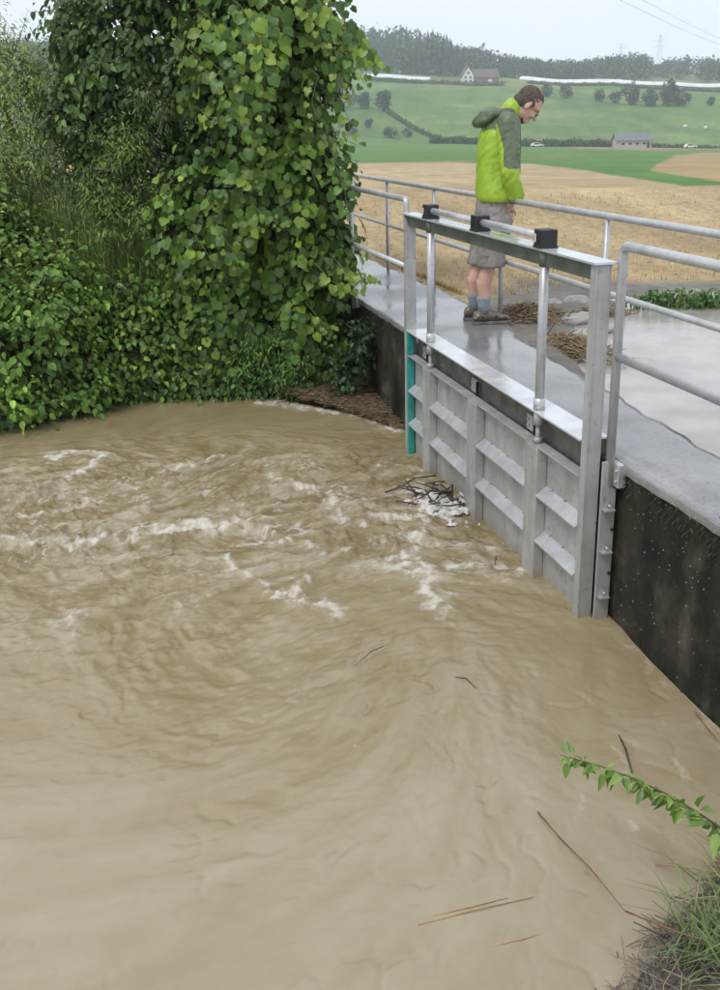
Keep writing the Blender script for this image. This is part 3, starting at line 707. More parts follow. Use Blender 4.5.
# arms: hands reach down into the front pockets
ARM = {}
for s_ in (-1, 1):
    sh = Vector((.095, s_ * .195, 1.43)); el = Vector((.105, s_ * .262, 1.13)); wr = Vector((.155, s_ * .215, .955)); ARM[s_] = (sh, el, wr)
    b.cap(sh, el, .052, .042); b.cap(el, wr, .042, .029); b.cap(wr, (.12, s_ * .15, .88), .028, .026)
    hd = Vector((.115, s_ * .135, .83)); b.ell(hd + Vector((-.012, 0, .028)), (.040, .016, .052), Q(Yx, 25))
    for i, (dx, ln) in enumerate([(-.028, .062), (-.009, .074), (.010, .070), (.028, .056)]):
        p0 = hd + Vector((dx - .002, 0, -.012)); p1 = p0 + Vector((.010, -s_ * .004, -ln * .55)); p2 = p1 + Vector((.002, -s_ * .016, -ln * .42))
        b.cap(p0, p1, .0092, .0086, 8, 3); b.cap(p1, p2, .0086, .0074, 8, 3)
    t0 = hd + Vector((.026, 0, .030)); t1 = t0 + Vector((.028, -s_ * .006, -.026)); b.cap(t0, t1, .0105, .0095, 8, 3); b.cap(t1, t1 + Vector((.006, -s_ * .008, -.026)), .0095, .008, 8, 3)
# neck and head
b.cap((.10, 0, 1.46), H(-.035, 0, -.055), .058, .054)
b.ell(H(-.012, 0, .030), (.098, .077, .092), HR); b.ell(H(.012, 0, -.035), (.078, .062, .085), HR)
b.ell(H(.052, 0, -.088), (.034, .038, .032), HR); b.ell(H(.056, 0, .028), (.036, .058, .030), HR)
b.cap(H(.088, 0, .008), H(.108, 0, -.030), .0085, .0145, 10, 4); b.ell(H(.082, 0, -.066), (.014, .024, .010), HR); b.ell(H(.080, 0, -.080), (.013, .021, .009), HR)
for s_ in (-1, 1):
    b.ell(H(.070, s_ * .046, -.028), (.018, .018, .020), HR); b.ell(H(.080, s_ * .012, -.032), (.010, .009, .008), HR)
    b.ell(H(-.008, s_ * .078, -.012), (.022, .011, .034), HR @ Q(Zx, s_ * 18)); b.ell(H(.070, s_ * .032, .017), (.016, .021, .008), HR)
body = b.remesh('body', m_skin, man, .0055, 3)
# eyes and brows as small meshes on the face
for s_ in (-1, 1):
    e = MB().ell(H(.073, s_ * .031, .000), (.011, .013, .010), HR, 12, 8).build('eye', simple('eye_white', (.5, .46, .42), (.6, .56, .5), 20, .3, bs=0), man, local=True)
    MB().ell(H(.083, s_ * .032, -.001), (.004, .006, .006), HR, 10, 6).build('iris', m_hair, e, local=True)
    MB().cap(H(.088, s_ * .014, .022), H(.076, s_ * .052, .024), .0055, .004, 8, 3).build('eyebrow', m_hair, man, local=True)
gl = MB()
for s_ in (-1, 1):
    gl.tube([H(.096, s_ * .033 + .019 * math.cos(i * math.pi / 6), -.002 + .015 * math.sin(i * math.pi / 6)) for i in range(13)], .0017, 6, False)
    gl.tube([H(.096, s_ * .052, .003), H(.070, s_ * .072, .004), H(-.005, s_ * .082, .004)], .0016, 6)
gl.tube([H(.096, -.014, .004), H(.100, 0, .006), H(.096, .014, .004)], .0016, 6)
gl.build('glasses', m_black, man, local=True)
# hair: short, high forehead
hb = MB(); hb.ell(H(-.022, 0, .038), (.095, .080, .090), HR); hb.ell(H(-.055, 0, -.015), (.058, .070, .070), HR); hb.ell(H(.016, 0, .078), (.054, .056, .042), HR)
for s_ in (-1, 1): hb.ell(H(-.030, s_ * .060, .010), (.052, .024, .058), HR); hb.ell(H(.014, s_ * .073, .004), (.010, .009, .026), HR)
hr_ = hb.remesh('hair', m_hair, man, .006, 2, noise=lambda c: .004 * perlin(c[:, 0] * 60, c[:, 1] * 60 + c[:, 2] * 40, 4) + .004 * perlin(c[:, 0] * 140, c[:, 2] * 140 + c[:, 1] * 90, 8))
me = hr_.data; bm = bmesh.new(); bm.from_mesh(me); inv = HR.inverted(); kill = []
for f in bm.faces:
    q = inv @ (f.calc_center_median() - HC)
    if q.x > .036 and q.z < .082 - .10 * (abs(q.y) > .045) * 0: kill.append(f)
    elif q.x > .005 and q.z < .035 and abs(q.y) < .066: kill.append(f)
bmesh.ops.delete(bm, geom=kill, context='FACES'); bm.to_mesh(me); bm.free()
# jacket
def folds(c):
    return .007 * (.6 - 1.6 * np.abs(perlin(c[:, 0] * 11 + c[:, 2] * 3 + c[:, 1] * 6, c[:, 2] * 5 + c[:, 1] * 4 - c[:, 0] * 4, 21))) + .0035 * (.5 - np.abs(perlin(c[:, 0] * 20 - c[:, 2] * 9, c[:, 2] * 18 + c[:, 1] * 12, 22)) * 1.5)
j = MB()
j.loft([(.060, 0, .905, .150, .202, 0, .85), (.058, 0, .935, .158, .212, 0, .85), (.055, 0, 1.00, .158, .208, 0, .85), (.050, 0, 1.12, .150, .198, 0, .85), (.050, 0, 1.25, .150, .205, 0, .85), (.055, 0, 1.36, .143, .215, 0, .88), (.066, 0, 1.43, .125, .205), (.080, 0, 1.475, .105, .160), (.100, 0, 1.51, .078, .090)], 32)
j.cap((.115, 0, 1.49), (.150, 0, 1.545), .078, .070)
jk = j.remesh('jacket', [m_lime, m_olive], man, .009, 3, noise=folds)
for f in jk.data.polygons:
    c = f.center
    if c[2] > 1.405 - .35 * max(0, .13 - abs(c[1])) and abs(c[1]) > .075 and c[2] < 1.53: f.material_index = 1
for s_ in (-1, 1):
    sh, el, wr = ARM[s_]; a_ = MB()
    a_.cap(sh + Vector((-.005, -s_ * .01, .005)), el, .088, .070); a_.cap(el, wr, .070, .056)
    a_.ell(wr + Vector((0, 0, .0)), (.062, .050, .05))
    sv = a_.remesh('sleeve', [m_lime, m_olive], man, .008, 3, noise=lambda c: 1.3 * folds(c))
    for f in sv.data.polygons:
        c = f.center
        if c[2] > 1.14 + .22 * max(0, .085 - c[0]) * 2.2 and c[0] > .050 - .25 * max(0, c[2] - 1.28): f.material_index = 1
    MB().loft([(wr.x + .008, wr.y, wr.z - .062, .050, .043), (wr.x + .004, wr.y, wr.z - .030, .056, .048), (wr.x + .002, wr.y, wr.z - .022, .050, .044)], 18).build('cuff', m_olive, man, local=True)
hd_ = MB(); hd_.ell((-.045, 0, 1.475), (.095, .125, .052), Q(Yx, -22)); hd_.ell((-.020, 0, 1.515), (.085, .105, .036), Q(Yx, -14))
for s_ in (-1, 1): hd_.cap((-.02, s_ * .105, 1.50), (.12, s_ * .085, 1.525), .036, .024); hd_.cap((.12, s_ * .085, 1.525), (.185, s_ * .045, 1.47), .024, .018)
hood = hd_.remesh('hood', m_olive, man, .008, 3, noise=lambda c: 1.4 * folds(c))
MB().tube([(.206, 0, 1.47), (.216, 0, 1.30), (.216, 0, 1.10), (.214, 0, .90)], .006, 8).build('zip', m_olive, man, local=True)
MB().cap((.214, -.035, 1.475), (.222, -.036, 1.445), .009, .007, 8, 3).build('cord_stop', m_black, man, local=True)
# shorts
sb = MB(); sb.loft([(.035, 0, .74, .135, .180), (.035, 0, .84, .138, .188), (.040, 0, .93, .130, .175)], 28)
for s_ in (-1, 1):
    L = LEG[s_]; sb.loft([(L['k'][0] + .012, L['k'][1] * 1.02, .435, .100, .098), (L['k'][0] + .014, L['k'][1] * 1.02, .46, .101, .099), (.015 + L['k'][0] * .6, L['k'][1], .56, .106, .102), (.025, L['h'][1], .70, .128, .108), (.035, L['h'][1], .80, .120, .095)], 24)
sh_ = sb.remesh('shorts', m_shorts, man, .009, 3, noise=lambda c: 1.5 * folds(c * 1.2))
for s_ in (-1,):
    MB().box(-.055, .045, -.200, -.192, .52, .66).build('cargo_pocket', m_shorts, sh_, .006, local=True)
# socks and shoes
for s_ in (-1, 1):
    L = LEG[s_]; ax, ay, az = L['a']
    MB().loft([(ax - .006, ay, .085, .046, .043), (ax - .006, ay, .14, .046, .044), (ax - .010, ay, .185, .052, .050), (ax - .010, ay, .205, .054, .052), (ax - .010, ay, .210, .049, .047)], 20).build('sock', m_sock, man, local=True)
    rq = Q(Zx, L['toe']); sm_ = MB(); so = MB()
    rings = [(-.088, .024, .030, .070), (-.078, .036, .040, .100), (-.04, .040, .045, .112), (.0, .040, .046, .112), (.05, .042, .043, .102), (.10, .044, .036, .082), (.15, .042, .030, .068), (.185, .034, .024, .056), (.203, .018, .018, .042)]
    vs = []; fs = []; n_ = 18
    for (x, hw, _, top) in rings:
        for k in range(n_):
            a2 = 2 * math.pi * k / n_; yy = hw * math.cos(a2); zz = .022 + (top - .022) * (.5 + .5 * math.sin(a2)) ** .8
            v = rq @ Vector((x, yy, zz)); vs.append((ax + v.x, ay + v.y, v.z))
    for i in range(len(rings) - 1):
        for k in range(n_): fs.append((i*n_+k, i*n_+(k+1)%n_, (i+1)*n_+(k+1)%n_, (i+1)*n_+k))
    fs += [tuple(range(n_))[::-1], tuple((len(rings)-1)*n_+k for k in range(n_))]
    sm_.add(vs, fs, True); shoe = sm_.build('shoe', m_shoe, man, local=True)
    out = [(-.094, 0)] + [(x - .004 * (x < 0) + .006 * (x > .15), hw + .003) for (x, hw, _, _) in rings] + [(.214, 0)]
    poly = out + [(x, -y) for x, y in out[1:-1][::-1]]
    pv = [rq @ Vector((x, y, 0)) for x, y in poly]
    MB().prism([(ax + v.x, ay + v.y) for v in pv], 2, .002, .024).build('sole', m_sole, shoe, .004, local=True)
    for k in range(4):
        x = .03 + k * .026; v0 = rq @ Vector((x, -.026, .108 - k * .009)); v1 = rq @ Vector((x + .008, .026, .108 - k * .009))
        MB().tube([(ax + v0.x, ay + v0.y, v0.z), (ax + (v0.x + v1.x) / 2, ay + (v0.y + v1.y) / 2, v0.z + .010), (ax + v1.x, ay + v1.y, v1.z)], .0028, 6).build('lace', m_sock, shoe, local=True)
# ================================================================ VEGETATION OF THE LEFT BANK
def leaf_material(name, trans=.17, rough=.42):
    m, nt, p = mat_new(name)
    a = nd(nt, 'ShaderNodeAttribute', attribute_name='tone')
    c = mixc(nt, .35, a.outputs['Color'], ramp(nt, noise(nt, 22, 3), [(.3, .55), (.7, 1.35)]), 'MULTIPLY')
    geo = nt.nodes.new('ShaderNodeNewGeometry')
    pale = mixc(nt, .45, c, (.22, .27, .16))
    c = mixc(nt, geo.outputs['Backfacing'], c, pale)
    nt.links.new(c, p.inputs['Base Color']); p.inputs['Roughness'].default_value = rough; p.inputs['Specular IOR Level'].default_value = .32
    tr = nt.nodes.new('ShaderNodeBsdfTranslucent'); nt.links.new(mixc(nt, 1.0, c, (1.1, 1.25, .5), 'MULTIPLY'), tr.inputs['Color'])
    mx = nt.nodes.new('ShaderNodeMixShader'); mx.inputs[0].default_value = trans
    out = nt.nodes['Material Output']
    nt.links.new(p.outputs[0], mx.inputs[1]); nt.links.new(tr.outputs[0], mx.inputs[2]); nt.links.new(mx.outputs[0], out.inputs['Surface'])
    return m
m_leaf = leaf_material('leaf'); m_blade = leaf_material('grass_blade', .2, .5)
m_bark = simple('bark', (.035, .027, .02), (.09, .07, .05), 14, .9, bs=.6, bd=.01)
m_drystalk = simple('dry_stalk', (.20, .14, .075), (.34, .25, .14), 12, .8, bs=.2)

def tpl(outline, cup=.18, droop=.22):
    """leaf template: base at origin, tip along +y, width along x; fan round a midrib point"""
    pts = np.array([(x, y) for x, y in outline]); c = np.array([[0, .42]])
    P = np.vstack([c, pts]); z = cup * np.abs(P[:, 0]) - droop * P[:, 1] ** 2
    n = len(pts); F = np.array([(0, 1 + i, 1 + (i + 1) % n) for i in range(n)])
    return np.column_stack([P, z]), F
GRAPE = tpl([(0, .04), (.20, -.08), (.44, .06), (.50, .30), (.56, .52), (.40, .64), (.27, .84), (0, 1.0), (-.27, .84), (-.40, .64), (-.56, .52), (-.50, .30), (-.44, .06), (-.20, -.08)], .20, .22)
OVATE = tpl([(0, 0), (.24, .14), (.34, .42), (.22, .76), (0, 1.0), (-.22, .76), (-.34, .42), (-.24, .14)], .35, .25)
LANCE = tpl([(0, 0), (.13, .25), (.12, .6), (0, 1.0), (-.12, .6), (-.13, .25)], .4, .35)
TINY = (np.array([(0, 0, 0), (.3, .45, .06), (0, 1, -.12), (-.3, .45, .06)]), np.array([(0, 1, 2), (0, 2, 3)]))

def leaves_mesh(T, template):
    """T: list of arrays pos(n,3), tip(n,3), nrm(n,3), size(n), col(n,3) -> V, F, C"""
    pos, tip, nrm, size, col = T
    tip = tip / np.linalg.norm(tip, axis=1, keepdims=True)
    sd = np.cross(tip, nrm); sd /= np.linalg.norm(sd, axis=1, keepdims=True) + 1e-9
    nr = np.cross(sd, tip)
    LV, LF = template; n = len(pos); k = len(LV)
    V = pos[:, None, :] + size[:, None, None] * (LV[None, :, 0:1] * sd[:, None, :] + LV[None, :, 1:2] * tip[:, None, :] + LV[None, :, 2:3] * nr[:, None, :])
    F = (np.arange(n) * k)[:, None, None] + LF[None]
    Cc = np.repeat(col[:, None, :], k, 1)
    return V.reshape(-1, 3), F.reshape(-1, 3), Cc.reshape(-1, 3)
def concat(parts):
    V = []; F = []; C_ = []; o = 0
    for v, f, c in parts: V.append(v); F.append(f + o); C_.append(c); o += len(v)
    return np.vstack(V), np.vstack(F), np.vstack(C_)

def blob_points(blobs, n, r, inner=.0):
    """random points on the outer surface of a union of ellipsoids (centre, radii)"""
    vol = np.array([b[1][0] * b[1][1] + b[1][1] * b[1][2] + b[1][0] * b[1][2] for b in blobs]); vol /= vol.sum()
    P = []; N = []
    while len(P) < n:
        b = blobs[r.choice(len(blobs), p=vol)]; d = r.normal(size=3); d /= np.linalg.norm(d)
        k = 1 - inner * r.random(); p_ = np.array(b[0]) + d * np.array(b[1]) * k
        ok = True
        for q in blobs:
            if q is b: continue
            if (((p_ - np.array(q[0])) / (np.array(q[1]) * .86)) ** 2).sum() < 1 and r.random() > inner * .5: ok = False; break
        if ok: nn = d / np.array(b[1]); P.append(p_); N.append(nn / np.linalg.norm(nn))
    return np.array(P), np.array(N)

def shoots(P, N, r, nl, length, size, c_old, c_new, droop=.6, up=.3, spread=.5, face=.6, size_var=.55, keep=None):
    """each point grows a drooping shoot with alternate leaves"""
    pos = []; tip = []; nrm = []; sz = []; col = []; stems = []
    c_old = np.array(c_old); c_new = np.array(c_new)
    for p_, n_ in zip(P, N):
        L = length * r.uniform(.5, 1.3); m = max(3, int(nl * r.uniform(.6, 1.3)))
        d = n_ + np.array([0, 0, up]) + r.normal(0, spread, 3) * .6; d /= np.linalg.norm(d)
        q = p_ - n_ * L * .45; st = [q.copy()]; shade = r.normal(1.0, .16); young = r.random() ** 2.2
        for i in range(m):
            t = i / m; d = d + np.array([0, 0, -droop / m]) + r.normal(0, .10, 3); d /= np.linalg.norm(d)
            q = q + d * L / m; st.append(q.copy())
            side = np.cross(d, [0, 0, 1.]); side /= np.linalg.norm(side) + 1e-6
            sgn = 1 if i % 2 else -1
            tp = side * sgn * r.uniform(.4, 1.0) + d * .5 + np.array([0, 0, -.55 - .4 * r.random()]) + n_ * .25 + r.normal(0, .25, 3)
            nn = n_ * face + np.array([0, 0, 1.0 - face]) + r.normal(0, .33, 3)
            pos.append(q + side * sgn * size * .3 + r.normal(0, size * .25, 3)); tip.append(tp); nrm.append(nn)
            sz.append(size * (1 - .45 * t) * r.uniform(1 - size_var, 1 + size_var))
            w = np.clip(young * .55 + (t ** 2) * .55 * young + r.normal(0, .10), 0, 1)
            col.append((c_old + (c_new - c_old) * w) * max(.45, shade + r.normal(0, .12)))
        stems.append(st)
    T = [np.array(pos), np.array(tip), np.array(nrm), np.array(sz), np.array(col)]
    if keep is not None:
        k = keep(T[0]); T = [a_[k] for a_ in T]
    return T, stems
def stem_mesh(name, stems, r0, parent, mat=None, every=1):
    m = MB()
    for st in stems[::every]:
        n_ = len(st); m.tube(st, [max(r0 * (1 - .8 * i / n_), .0008) for i in range(n_)], 4, False)
    return m.build(name, mat or m_bark, parent)
def above(p_):      # keep leaves out of the ground and water
    return p_[:, 2] > np.maximum(terrain_xy(p_[:, 0], p_[:, 1]) - .02, -.86)
def E(px, py, D, rx, ry, rz): return (at(px, py, D), (rx, ry, rz))
def trunk(name, parent, pts, r0, r1):
    n_ = len(pts); return MB().tube(pts, [r0 + (r1 - r0) * i / (n_ - 1) for i in range(n_)], 10).build(name, m_bark, parent)
def plant(name, label, cat, blobs, n, r, nl, length, size, c_old, c_new, template=OVATE, inner=.35, base=None, group=None, trunks=True, **kw):
    cx = np.mean([b[0] for b in blobs], 0); bxy = base if base is not None else cx
    gz = float(terrain_xy(np.array(bxy[0]), np.array(bxy[1])))
    t = thing(name, (bxy[0], bxy[1], gz), label, cat, group)
    P, N = blob_points(blobs, n, r, inner); T, st = shoots(P, N, r, nl, length, size, c_old, c_new, keep=above, **kw)
    V, F, C_ = leaves_mesh(T, template)
    o = np_mesh('foliage', V, F, m_leaf, t, smooth=True, color=C_); o['kind'] = 'stuff'
    tw = stem_mesh('twigs', st, .005, t, every=3); tw['kind'] = 'stuff'
    if trunks:
        for b in blobs[:6]:
            c = np.array(b[0]); g0 = np.array([bxy[0] + r.normal(0, .08), bxy[1] + r.normal(0, .08), gz - .1])
            mid = (g0 + c) / 2 + r.normal(0, .06, 3); trunk('trunk' if b is blobs[0] else 'limb', t, [g0, mid, c, c + np.array([0, 0, b[1][2] * .6])], .045, .012)
    return t, st
DARK = (.020, .050, .016); MIDG = (.038, .085, .020); LIME = (.155, .26, .025); FRESH = (.085, .17, .025)

r1 = np.random.default_rng(101)
# vine-clad tree standing at the end of the wall
vine_blobs = [E(270, 215, 9.4, .74, .55, .95), E(264, 60, 9.4, .68, .55, .72), E(262, -70, 9.5, .75, .6, .7), E(235, 330, 9.3, .70, .42, .50),
              E(300, 330, 9.15, .36, .34, .48), E(205, 240, 9.4, .45, .4, .6), E(326, 40, 9.0, .17, .2, .28), E(298, 165, 9.15, .32, .3, .55), E(320, 255, 9.05, .22, .25, .40)]
vine, vst = plant('vine_clad_tree', 'tall tree smothered in broad-leaved vine at the end of the footbridge', 'tree', vine_blobs, 2700, r1, 9, .40, .098,
                  (.058, .122, .022), (.20, .31, .035), GRAPE, .45, base=at(285, 380, 9.6), droop=1.2, up=.15, face=.8)
# hanging sprays of young yellow-green leaves: the largest are single leaves
ml_y, nt, p = mat_new('young_vine_leaf')
oi = nt.nodes.new('ShaderNodeObjectInfo')
c = ramp(nt, oi.outputs['Random'], [(0, (.055, .125, .022)), (.45, (.12, .235, .030)), (1, (.27, .38, .042))])
c = mixc(nt, .35, c, ramp(nt, noise(nt, 3.0, 3), [(.3, .6), (.7, 1.25)]), 'MULTIPLY')
nt.links.new(c, p.inputs['Base Color']); p.inputs['Roughness'].default_value = .42
tr = nt.nodes.new('ShaderNodeBsdfTranslucent'); nt.links.new(c, tr.inputs['Color']); mx = nt.nodes.new('ShaderNodeMixShader'); mx.inputs[0].default_value = .35
nt.links.new(p.outputs[0], mx.inputs[1]); nt.links.new(tr.outputs[0], mx.inputs[2]); nt.links.new(mx.outputs[0], nt.nodes['Material Output'].inputs['Surface'])
leaf_me = []
for k in range(4):
    V = GRAPE[0].copy(); V[:, 2] += r1.normal(0, .045, len(V)); V[:, :2] *= 1 + r1.normal(0, .06, (len(V), 2))
    me = bpy.data.meshes.new('vine_leaf'); me.from_pydata([tuple(v) for v in V], [], [tuple(int(i) for i in f) for f in GRAPE[1]])
    me.polygons.foreach_set('use_smooth', np.ones(len(GRAPE[1]), bool)); me.materials.append(ml_y); me.update(); leaf_me.append(me)
sprays = [  # pixel path and depth of each hanging shoot, leaves on it, leaf size
    ([(210,18),(228,48),(242,80),(250,115),(256,150)], 8.65, 30, .135), ([(240,5),(258,35),(266,70),(262,105)], 8.6, 28, .14),
    ([(280,10),(278,40),(272,75)], 8.65, 16, .13), ([(220,70),(230,98),(240,130),(236,155)], 8.65, 24, .115), ([(205,115),(222,122),(240,128)], 8.8, 9, .07),
    ([(270,100),(262,130),(255,158)], 8.75, 12, .085), ([(305,5),(318,25),(322,50)], 8.7, 12, .10), ([(330,0),(345,22),(352,48),(350,72)], 8.5, 20, .10),
    ([(340,20),(358,42),(370,60),(384,72)], 8.4, 26, .10), ([(330,15),(350,30),(366,50),(372,70)], 8.45, 22, .10), ([(352,50),(362,72),(368,88)], 8.45, 10, .08), ([(335,50),(340,70),(338,95)], 8.55, 12, .095),
    ([(318,75),(312,100),(318,130)], 8.6, 9, .085), ([(340,100),(350,122),(345,150)], 8.6, 10, .09), ([(335,165),(345,190),(348,215)], 8.5, 10, .09),
    ([(262,215),(276,222),(288,235)], 8.55, 10, .07), ([(205,250),(215,268),(210,290)], 8.6, 9, .075), ([(345,270),(360,277),(376,284)], 8.35, 12, .08),
    ([(330,280),(348,290),(362,294)], 8.35, 9, .085), ([(300,160),(312,172),(318,190)], 8.6, 7, .085), ([(225,240),(235,252),(232,270)], 8.6, 6, .09),
    ([(320,320),(332,330),(326,345)], 8.35, 8, .08), ([(185,45),(200,60),(212,80)], 8.8, 8, .095), ([(268,0),(300,-5),(330,-10)], 8.7, 8, .10)]
sp_st = []; n_leaf = 0
vb = np.array(base_of(vine))
for path, D, nl, size in sprays:
    pts = [at(px, py, D + r1.normal(0, .03) - .06 * i) for i, (px, py) in enumerate(path)]
    pts = [pts[0] + np.array([-.05, .35, .1])] + pts; sp_st.append(pts)
    seg = np.array(pts); cum = np.concatenate([[0], np.cumsum(np.linalg.norm(np.diff(seg, axis=0), axis=1))])
    for k in range(nl):
        s_ = cum[1] + (cum[-1] - cum[1]) * (k + r1.random() * .6) / nl
        q = np.array([np.interp(s_, cum, seg[:, a_]) for a_ in range(3)])
        sgn = 1 if k % 2 else -1
        tp = Vector((sgn * r1.uniform(.2, .9), -.35 + r1.normal(0, .3), -.9 + r1.normal(0, .25))).normalized()
        nn = Vector((r1.normal(0, .3) + .1 * sgn, -.75, .55 + r1.normal(0, .25))).normalized()
        sd = tp.cross(nn).normalized(); nr = sd.cross(tp)
        S = .86 * size * r1.uniform(.55, 1.2) * (1 - .35 * k / nl)
        o = bpy.data.objects.new('leaf', leaf_me[k % 4]); COL.objects.link(o); o.parent = vine
        loc = q - vb + np.array([sgn * .035, r1.normal(0, .03), r1.normal(0, .02)])
        M = Matrix(((sd.x*S, tp.x*S, nr.x*S, loc[0]), (sd.y*S, tp.y*S, nr.y*S, loc[1]), (sd.z*S, tp.z*S, nr.z*S, loc[2]), (0, 0, 0, 1)))
        o.matrix_local = M; n_leaf += 1
stem_mesh('shoot_stems', sp_st, .004, vine, simple('green_stem', (.08, .11, .03), (.12, .13, .05), 9, .7, bs=0))['kind'] = 'stuff'

# dark tree to its left
plant('dark_leafed_tree', 'dark green tree crown overhanging the bank left of the vine', 'tree',
      [E(150, 60, 10.4, .80, .6, .62), E(105, 30, 10.6, .55, .5, .42), E(165, 150, 10.3, .62, .5, .50), E(90, 105, 10.6, .46, .4, .35), E(190, -40, 10.4, .9, .6, .6), E(110, 175, 10.5, .40, .35, .35), E(205, 90, 10.2, .5, .45, .7)],
      1900, np.random.default_rng(5), 9, .36, .095, (.044, .094, .020), (.11, .19, .034), OVATE, .30, base=at(150, 300, 10.6), droop=.8, face=.55)
# pale shrub far left, loose
plant('willow_shrub', 'loose pale green shrub at the far left edge behind the brambles', 'shrub',
      [E(5, 95, 11.2, .72, .6, .60), E(45, 135, 11.0, .6, .5, .55), E(-50, 60, 11.4, .7, .6, .8), E(15, 170, 10.8, .7, .5, .5), E(70, 100, 11.6, .35, .4, .40), E(-20, 200, 10.8, .8, .5, .6)],
      1500, np.random.default_rng(8), 12, .45, .085, (.19, .30, .065), (.38, .48, .11), LANCE, .5, base=at(15, 270, 12.2), droop=.5, up=.6, spread=.7, face=.3)
# brambles and shrubs on the bank
plant('bramble_thicket', 'light green leafy bramble filling the lower left corner of the bank', 'shrub',
      [E(25, 345, 8.45, .55, .40, .52), E(90, 365, 8.85, .42, .36, .42), E(-40, 310, 8.5, .5, .5, .6), E(10, 405, 8.15, .42, .25, .26), E(60, 300, 8.9, .42, .35, .38), E(75, 400, 8.5, .35, .22, .22)],
      1150, np.random.default_rng(9), 8, .34, .078, (.085, .175, .028), (.25, .39, .055), OVATE, .35, base=at(25, 395, 9.25), droop=.7, up=.5, face=.45)
plant('dogwood_shrub', 'mid green shrub on the bank between the bramble and the vine', 'shrub',
      [E(150, 335, 9.25, .55, .38, .52), E(205, 345, 9.25, .45, .36, .45), E(120, 310, 9.3, .42, .36, .30), E(170, 372, 9.05, .5, .22, .24), E(190, 300, 9.3, .34, .32, .34)],
      1050, np.random.default_rng(10), 8, .34, .082, (.066, .138, .024), (.20, .315, .045), OVATE, .35, base=at(160, 390, 9.7), droop=.8, up=.4, face=.5)
plant('leafy_shrub', 'dense dark shrub behind the bramble beside the tall grass', 'shrub',
      [E(20, 255, 9.6, .55, .45, .36), E(70, 290, 9.4, .40, .4, .26), E(-30, 225, 9.7, .55, .5, .5)],
      700, np.random.default_rng(12), 8, .36, .078, (.08, .155, .028), (.23, .345, .05), OVATE, .4, base=at(35, 330, 10.3), droop=.6, up=.5, face=.4)
plant('nettle_clump', 'bright green nettle clump at the waterline under the vine', 'plant',
      [E(268, 362, 8.88, .30, .22, .34), E(290, 378, 8.75, .26, .18, .22), E(250, 378, 8.85, .22, .18, .22)],
      300, np.random.default_rng(13), 9, .22, .050, (.07, .17, .035), (.19, .33, .05), LANCE, .5, base=at(270, 400, 8.9), droop=.2, up=.9, face=.35, trunks=False)
plant('wall_weed', 'small dark weed clump against the mossy wall beside the straw', 'plant',
      [E(345, 370, 8.55, .18, .16, .20), E(362, 345, 8.6, .12, .14, .18)],
      110, np.random.default_rng(14), 8, .20, .055, (.022, .060, .018), (.06, .12, .03), OVATE, .5, base=at(348, 398, 8.6), droop=.5, up=.6, face=.4, trunks=False)
plant('elder_spray', 'small pale yellowish shrub spray in front of the dark crown', 'plant',
      [E(145, 95, 9.7, .18, .15, .13), E(165, 112, 9.65, .14, .12, .10)],
      60, np.random.default_rng(15), 9, .2, .06, (.10, .15, .05), (.20, .25, .08), LANCE, .4, base=at(150, 300, 9.9), droop=.5, face=.4, trunks=False)
plant('tall_weeds', 'tall pale weeds rising out of the grass between dark tree and bramble', 'weeds',
      [E(105, 215, 9.5, .40, .3, .42), E(160, 225, 9.45, .36, .3, .40), E(130, 165, 9.7, .35, .3, .32), E(200, 200, 9.5, .2, .25, .3)],
      420, np.random.default_rng(18), 10, .40, .062, (.11, .20, .035), (.29, .40, .075), LANCE, .8, base=at(130, 300, 9.6), droop=.3, up=1.1, spread=.8, face=.3, trunks=False)
# row of leaves trailing over the water edge
plant('trailing_ground_cover', 'low leafy growth trailing over the waterline of the left bank', 'plant',
      [(np.array([x, float(bank_line(x)) - .02, -.74]), (.28, .12, .11)) for x in np.arange(-2.2, 1.3, .3)],
      420, np.random.default_rng(16), 6, .22, .060, (.045, .11, .028), (.17, .28, .045), OVATE, .4, droop=.5, up=.6, face=.4, trunks=False)

# ---- grass: blades as one object
def blades(n, sampler, r, L, w, c0, c1, lean=.4):
    V = []; F = []; C_ = []
    c0 = np.array(c0); c1 = np.array(c1)
    for k in range(n):
        p_ = np.array(sampler(r)); l = L * r.uniform(.5, 1.25); a_ = r.uniform(0, 2 * math.pi); d = np.array([math.cos(a_), math.sin(a_), 0]); s_ = np.array([-d[1], d[0], 0]) * w * r.uniform(.6, 1.3)
        ln = lean * r.uniform(.2, 1.4); b0 = len(V)
        for t in (0, .4, .75): 
            q = p_ + d * ln * l * t * t + np.array([0, 0, l * (t - .25 * ln * t * t)]); V += [q - s_ * (1 - t * .6), q + s_ * (1 - t * .6)]
        V.append(p_ + d * ln * l + np.array([0, 0, l * (1 - .35 * ln)]))
        F += [(b0, b0+1, b0+3), (b0, b0+3, b0+2), (b0+2, b0+3, b0+5), (b0+2, b0+5, b0+4), (b0+4, b0+5, b0+6)]
        cc = (c0 + (c1 - c0) * r.random()) * r.uniform(.7, 1.25); C_ += [cc] * 7
    return np.array(V), np.array(F), np.array(C_)
def on_bank(px0, px1, D0, D1):
    def f(r):
        q = at(r.uniform(px0, px1), 300, r.uniform(D0, D1)); return (q[0], q[1], float(terrain_xy(np.array(q[0]), np.array(q[1]))) - .03)
    return f
rg = np.random.default_rng(31)
